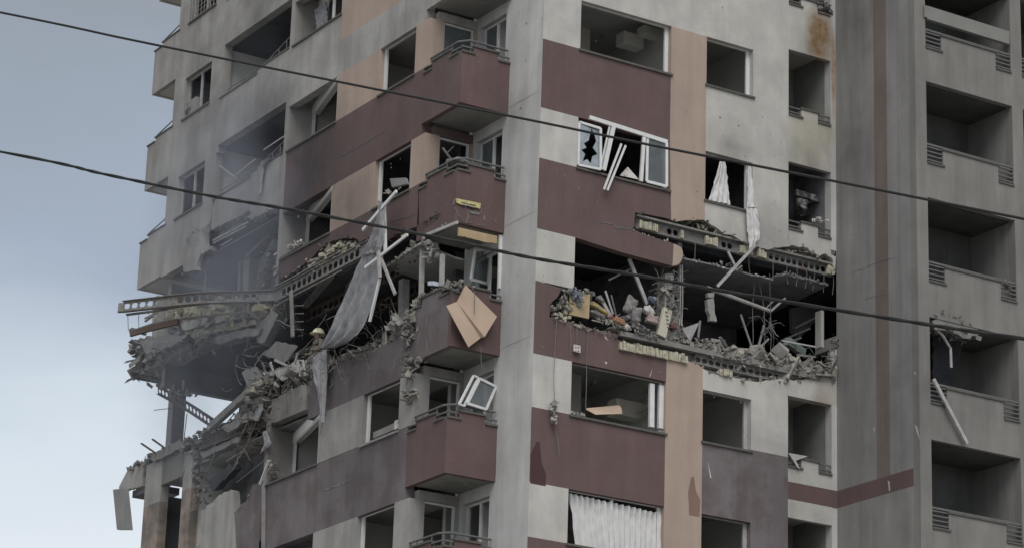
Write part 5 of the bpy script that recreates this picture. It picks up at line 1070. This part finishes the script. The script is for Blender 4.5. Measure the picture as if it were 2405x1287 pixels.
pnl = MB().prism([RP(1376, 957, .05), RP(1460, 953, -.05), RP(1462, 968, -.05), RP(1400, 970, -.0)], (0, .04, 0)).prism([RP(1378, 955, .15), RP(1455, 948, .05), RP(1460, 955, .05), RP(1380, 960, .12)], (0, .03, 0)).build('torn_board', board); tag(pnl, 'torn beige board lying in the lower wide window opening', 'board')
for a, b in (((1531, 898), (1530, 1000)), ((1553, 902), (1551, 1003))): bar_(a, b, .12, .13, white, 'white %s jamb board in the right part of the lower wide window' % ('inner' if a[0] < 1540 else 'outer'), side='R', name='jamb_board', cat='board')
lumps('plaster_lump', [(1343, 965), (1360, 968), (1375, 970)], .0, .04, whitec, 'white plaster crumbs on the sill of the lower wide window', 'plaster lump', 'R', 16, .02)
tag(MB().prism([LP(877, 1012, XL + .02), LP(930, 988, XL + .02), LP(932, 1003, XL + .02), LP(877, 1026, XL + .02)], (.05, 0, 0)).build('sill_board', creamL), 'pale board lying behind the sill of the lower left window', 'board')
tag(MB().obox(LP(933, 994, XL - .02), V((.03, 0, 0)), V((0, .07, 0)), V((0, 0, .11))).build('white_box', whitec), 'small white block on the sill end of the lower left window', 'block')
tag(MB().obox(RP(1018, 905, 0) * 0 + LP(1020, 664, XL + .05), V((.1, 0, 0)), V((0, .13, .03)), V((0, 0, .05))).build('white_box', mat('pale_blue_plastic', (.5, .56, .62))), 'pale bluish box lying on the broken balcony parapet', 'box')
# junk in the loggia of the second row
for k, (a, b) in enumerate((((1868, 450), (1935, 470)), ((1880, 475), (1940, 455)), ((1875, 500), (1940, 490)), ((1895, 440), (1938, 430)))):
    bar_(a, b, .5 + .2 * k, .16, (darkc, greyface, darkc, greyface)[k], ['charred slab lying across the second row loggia', 'grey panel slanting up in the second row loggia', 'lowest charred board in the second row loggia', 'topmost grey board in the second row loggia'][k], side='R', name='charred_board', cat='board')
blob('charred_drum', RP(1882, 478, .4), (.14, .12, .16), darkc, 'round charred object in the second row loggia', 'drum', seed=20)
lumps('cloth_bundle', [(1910, 518), (1925, 512), (1942, 518)], -.05, .05, whitec, 'white crumpled strips on the parapet of the second row loggia', 'strips', 'R', 20, .03)
lumps('plaster_lump', [(1920, 5), (1935, 12), (1950, 20)], -.02, .08, darkc, 'dark debris on the topmost loggia parapet', 'debris', 'R', 30, .05)
tag(MB().prism([RP(1853, 1060, -.05), RP(1898, 1068, -.05), RP(1870, 1078, -.06), RP(1880, 1098, -.08), RP(1874, 1094, -.08)], (0, .03, 0)).build('torn_board', greyframe), 'pale torn sheet hanging over the parapet of the lower loggia', 'sheet')
# right block: board in top opening, hanging strip, torn lintel
YQ = YR
tag(MB().box(RP(2172, 10, YQ - .06), RP(2178, 41, YQ - .02)).prism([RP(2180, 12, YQ - .05), RP(2372, 72, YQ - .05), RP(2372, 102, YQ - .05), RP(2178, 42, YQ - .05)], (0, .12, 0)).build('awning_box', mat('pale_awning', (.20, .20, .19))), 'long pale awning box across the topmost balcony of the right block', 'awning')
o = bar_((2193, 887), (2272, 1038), YQ - .12, .09, greyframe, 'long dusty plank hanging from the balcony rail of the right block', side='R', name='plank', cat='plank')
edge([RP(2195, 738, YQ), RP(2215, 733, YQ), RP(2240, 742, YQ), RP(2290, 765, YQ)], slabm, .05, 40, .03, depth=(-.03, .1))
0 and patch([RP(2190, 745, YQ), RP(2212, 732, YQ), RP(2260, 748, YQ), RP(2290, 762, YQ), RP(2288, 770, YQ), RP(2240, 768, YQ), RP(2200, 760, YQ)], soffitd)
tag(MB().tube([RP(2195, 765, YQ + .1), RP(2215, 785, YQ + .15), RP(2233, 815, YQ + .2), RP(2235, 860, YQ + .2)], .035, 6).build('torn_duct', greyframe), 'torn pale duct curling down in the damaged balcony of the right block', 'duct')
T(MB().prism(jagline([RP(2192, 790, YQ + 1.2), RP(2225, 775, YQ + 1.2), RP(2262, 800, YQ + 1.2), RP(2250, 850, YQ + 1.2), RP(2225, 900, YQ + 1.2), RP(2192, 900, YQ + 1.2), RP(2192, 790, YQ + 1.2)], .15, .05)[:-1], (0, .05, 0)).build('scorched_panel', sootyslab))
T(MB().prism(jagline([RP(2190, 752, YQ + .02), RP(2212, 738, YQ + .02), RP(2250, 752, YQ + .02), RP(2296, 768, YQ + .02), RP(2300, 782, YQ + .02), RP(2270, 792, YQ + .02), RP(2235, 778, YQ + .02), RP(2205, 770, YQ + .02), RP(2190, 752, YQ + .02)], .1, .03)[:-1], (0, .5, .1)).build('broken_lintel', slabm))
edge([RP(2192, 760, YQ + .1), RP(2240, 775, YQ + .1), RP(2300, 790, YQ + .1)], dustc, .07, 40, .05, depth=(-.1, .4))
lumps('debris', [(2200, 760), (2240, 775), (2290, 785)], YQ + .3, .12, darkc, 'charred debris hanging from the ceiling of the damaged right balcony', 'debris', 'R', 26, .1)
lumps('debris', [(2362, 660), (2366, 675)], YQ - .0, .06, darkc, 'dark rag caught on the right louvres of the block balcony', 'rag', 'R', 10, .03)
# power cables
def cable(pts, r0, lab, tw):
    P = [CP + (cf + cr * ((x - PX) / FPX) - cu * ((y - PY) / FPX)) * d for x, y, d in pts]; Q = []
    for i in range(len(P) - 1):
        p0, p1, p2, p3 = P[max(i - 1, 0)], P[i], P[i + 1], P[min(i + 2, len(P) - 1)]
        for k in range(24):
            f = k / 24; Q.append(.5 * ((2 * p1) + (p2 - p0) * f + (2 * p0 - 5 * p1 + 4 * p2 - p3) * f * f + (3 * p1 - p0 - 3 * p2 + p3) * f ** 3))
    Q.append(P[-1]); d0, d1 = (P[0] - P[1]).normalized(), (P[-1] - P[-2]).normalized()
    Q = [P[0] + d0 * (k * 1.5) + V((0, 0, .0012 * k * k)) for k in range(30, 0, -1)] + Q + [P[-1] + d1 * (k * 1.5) + V((0, 0, .0012 * k * k)) for k in range(1, 31)]; w = MB()
    if tw:
        for k in range(2):
            w.tube([q + cu * math.cos(i * .55 + k * math.pi) * r0 * .3 + cf * math.sin(i * .55 + k * math.pi) * r0 * .3 for i, q in enumerate(Q)], r0 * .8, 6)
    else: w.tube(Q, r0, 6)
    return tag(w.build('power_cable', cablem, smooth=True, normals=False), lab, 'cable')
cable([(-900, 190, 32), (0, 354, 28), (250, 408, 27), (500, 459, 26), (700, 493, 25.4), (1050, 560, 24.4), (1250, 603, 23.7), (1500, 644, 23), (1700, 681, 22.4), (2100, 746, 21.2), (2405, 792, 20.3), (3300, 915, 18)], .0145, 'thick black twisted power cable crossing the whole view below the middle', True)
cable([(-900, -150, 38), (0, 27, 34), (300, 90, 33), (600, 151, 32), (900, 211, 31), (1250, 281, 30), (1500, 333, 29.2), (1800, 392, 28.2), (2100, 451, 27.3), (2405, 512, 26.4), (3300, 690, 24)], .0135, 'thin black power cable crossing the upper part of the view', False)
# grille on the upper far window, washing machine drum etc
gr = MB()
for k in range(9): gr.tube([V((XL - .06, F1 + .05 + k * .21, 4.65)), V((XL - .06, F1 + .05 + k * .21, 6.0))], .008, 4)
for k in range(10): gr.tube([V((XL - .06, F1, 4.7 + k * .14)), V((XL - .06, F0, 4.7 + k * .14))], .008, 4)
T(gr.build('window_grille', greyframe))
acu = thing('ac_unit', 'grey air conditioner with round fan in the hazy far window at upper left', 'air conditioner', LP(452, 262, XL + .12))
MB().box((-.1, -.42, -.15), (.12, .42, .35)).build('casing', soffith, acu); MB().add(*ell((-.11, .1, .1), (.02, .18, .18), 16, 8)).build('fan', darkc, acu)

# ------------------------------------------------------------------ smoke
sm = bpy.data.materials.new('smoke_volume'); sm.use_nodes = True; n = sm.node_tree; n.nodes.clear()
oo = n.nodes.new('ShaderNodeOutputMaterial'); pv = n.nodes.new('ShaderNodeVolumePrincipled'); pv.inputs['Color'].default_value = (.62, .72, .95, 1); pv.inputs['Density'].default_value = .11; pv.inputs['Anisotropy'].default_value = .2
pv.inputs['Color'].default_value = (.74, .80, .95, 1)
n.links.new(pv.outputs[0], oo.inputs['Volume'])
tcs = n.nodes.new('ShaderNodeTexCoord'); ln = n.nodes.new('ShaderNodeVectorMath'); ln.operation = 'LENGTH'; n.links.new(tcs.outputs['Object'], ln.inputs[0])
f1 = n.nodes.new('ShaderNodeMapRange'); f1.interpolation_type = 'SMOOTHSTEP'; f1.inputs[1].default_value = 1.0; f1.inputs[2].default_value = .15; n.links.new(ln.outputs['Value'], f1.inputs[0])
n1 = n.nodes.new('ShaderNodeTexNoise'); n1.inputs['Scale'].default_value = .33; n1.inputs['Detail'].default_value = 4; n1.inputs['Distortion'].default_value = .6
g1 = n.nodes.new('ShaderNodeNewGeometry'); n.links.new(g1.outputs['Position'], n1.inputs['Vector'])
f2 = n.nodes.new('ShaderNodeMapRange'); f2.inputs[1].default_value = .36; f2.inputs[2].default_value = .7; n.links.new(n1.outputs['Fac'], f2.inputs[0])
m1 = n.nodes.new('ShaderNodeMath'); m1.operation = 'MULTIPLY'; n.links.new(f1.outputs[0], m1.inputs[0]); n.links.new(f2.outputs[0], m1.inputs[1])
m2 = n.nodes.new('ShaderNodeMath'); m2.operation = 'MULTIPLY'; n.links.new(m1.outputs[0], m2.inputs[0]); m2.inputs[1].default_value = .36; n.links.new(m2.outputs[0], pv.inputs['Density'])
vs_, fs_ = ell((0, 0, 0), (1, 1, 1), 24, 16)
o = MB().add(vs_, fs_).build('smoke', sm, smooth=True); o.location = (-2.1, 13.4, -4.2); o.scale = (1.35, 6.2, 8.0); tag(o, 'thin bluish smoke drifting along the far left side of the tower', 'smoke', kind='stuff')
scn.cycles.volume_step_rate = 2.0; scn.cycles.volume_max_steps = 128
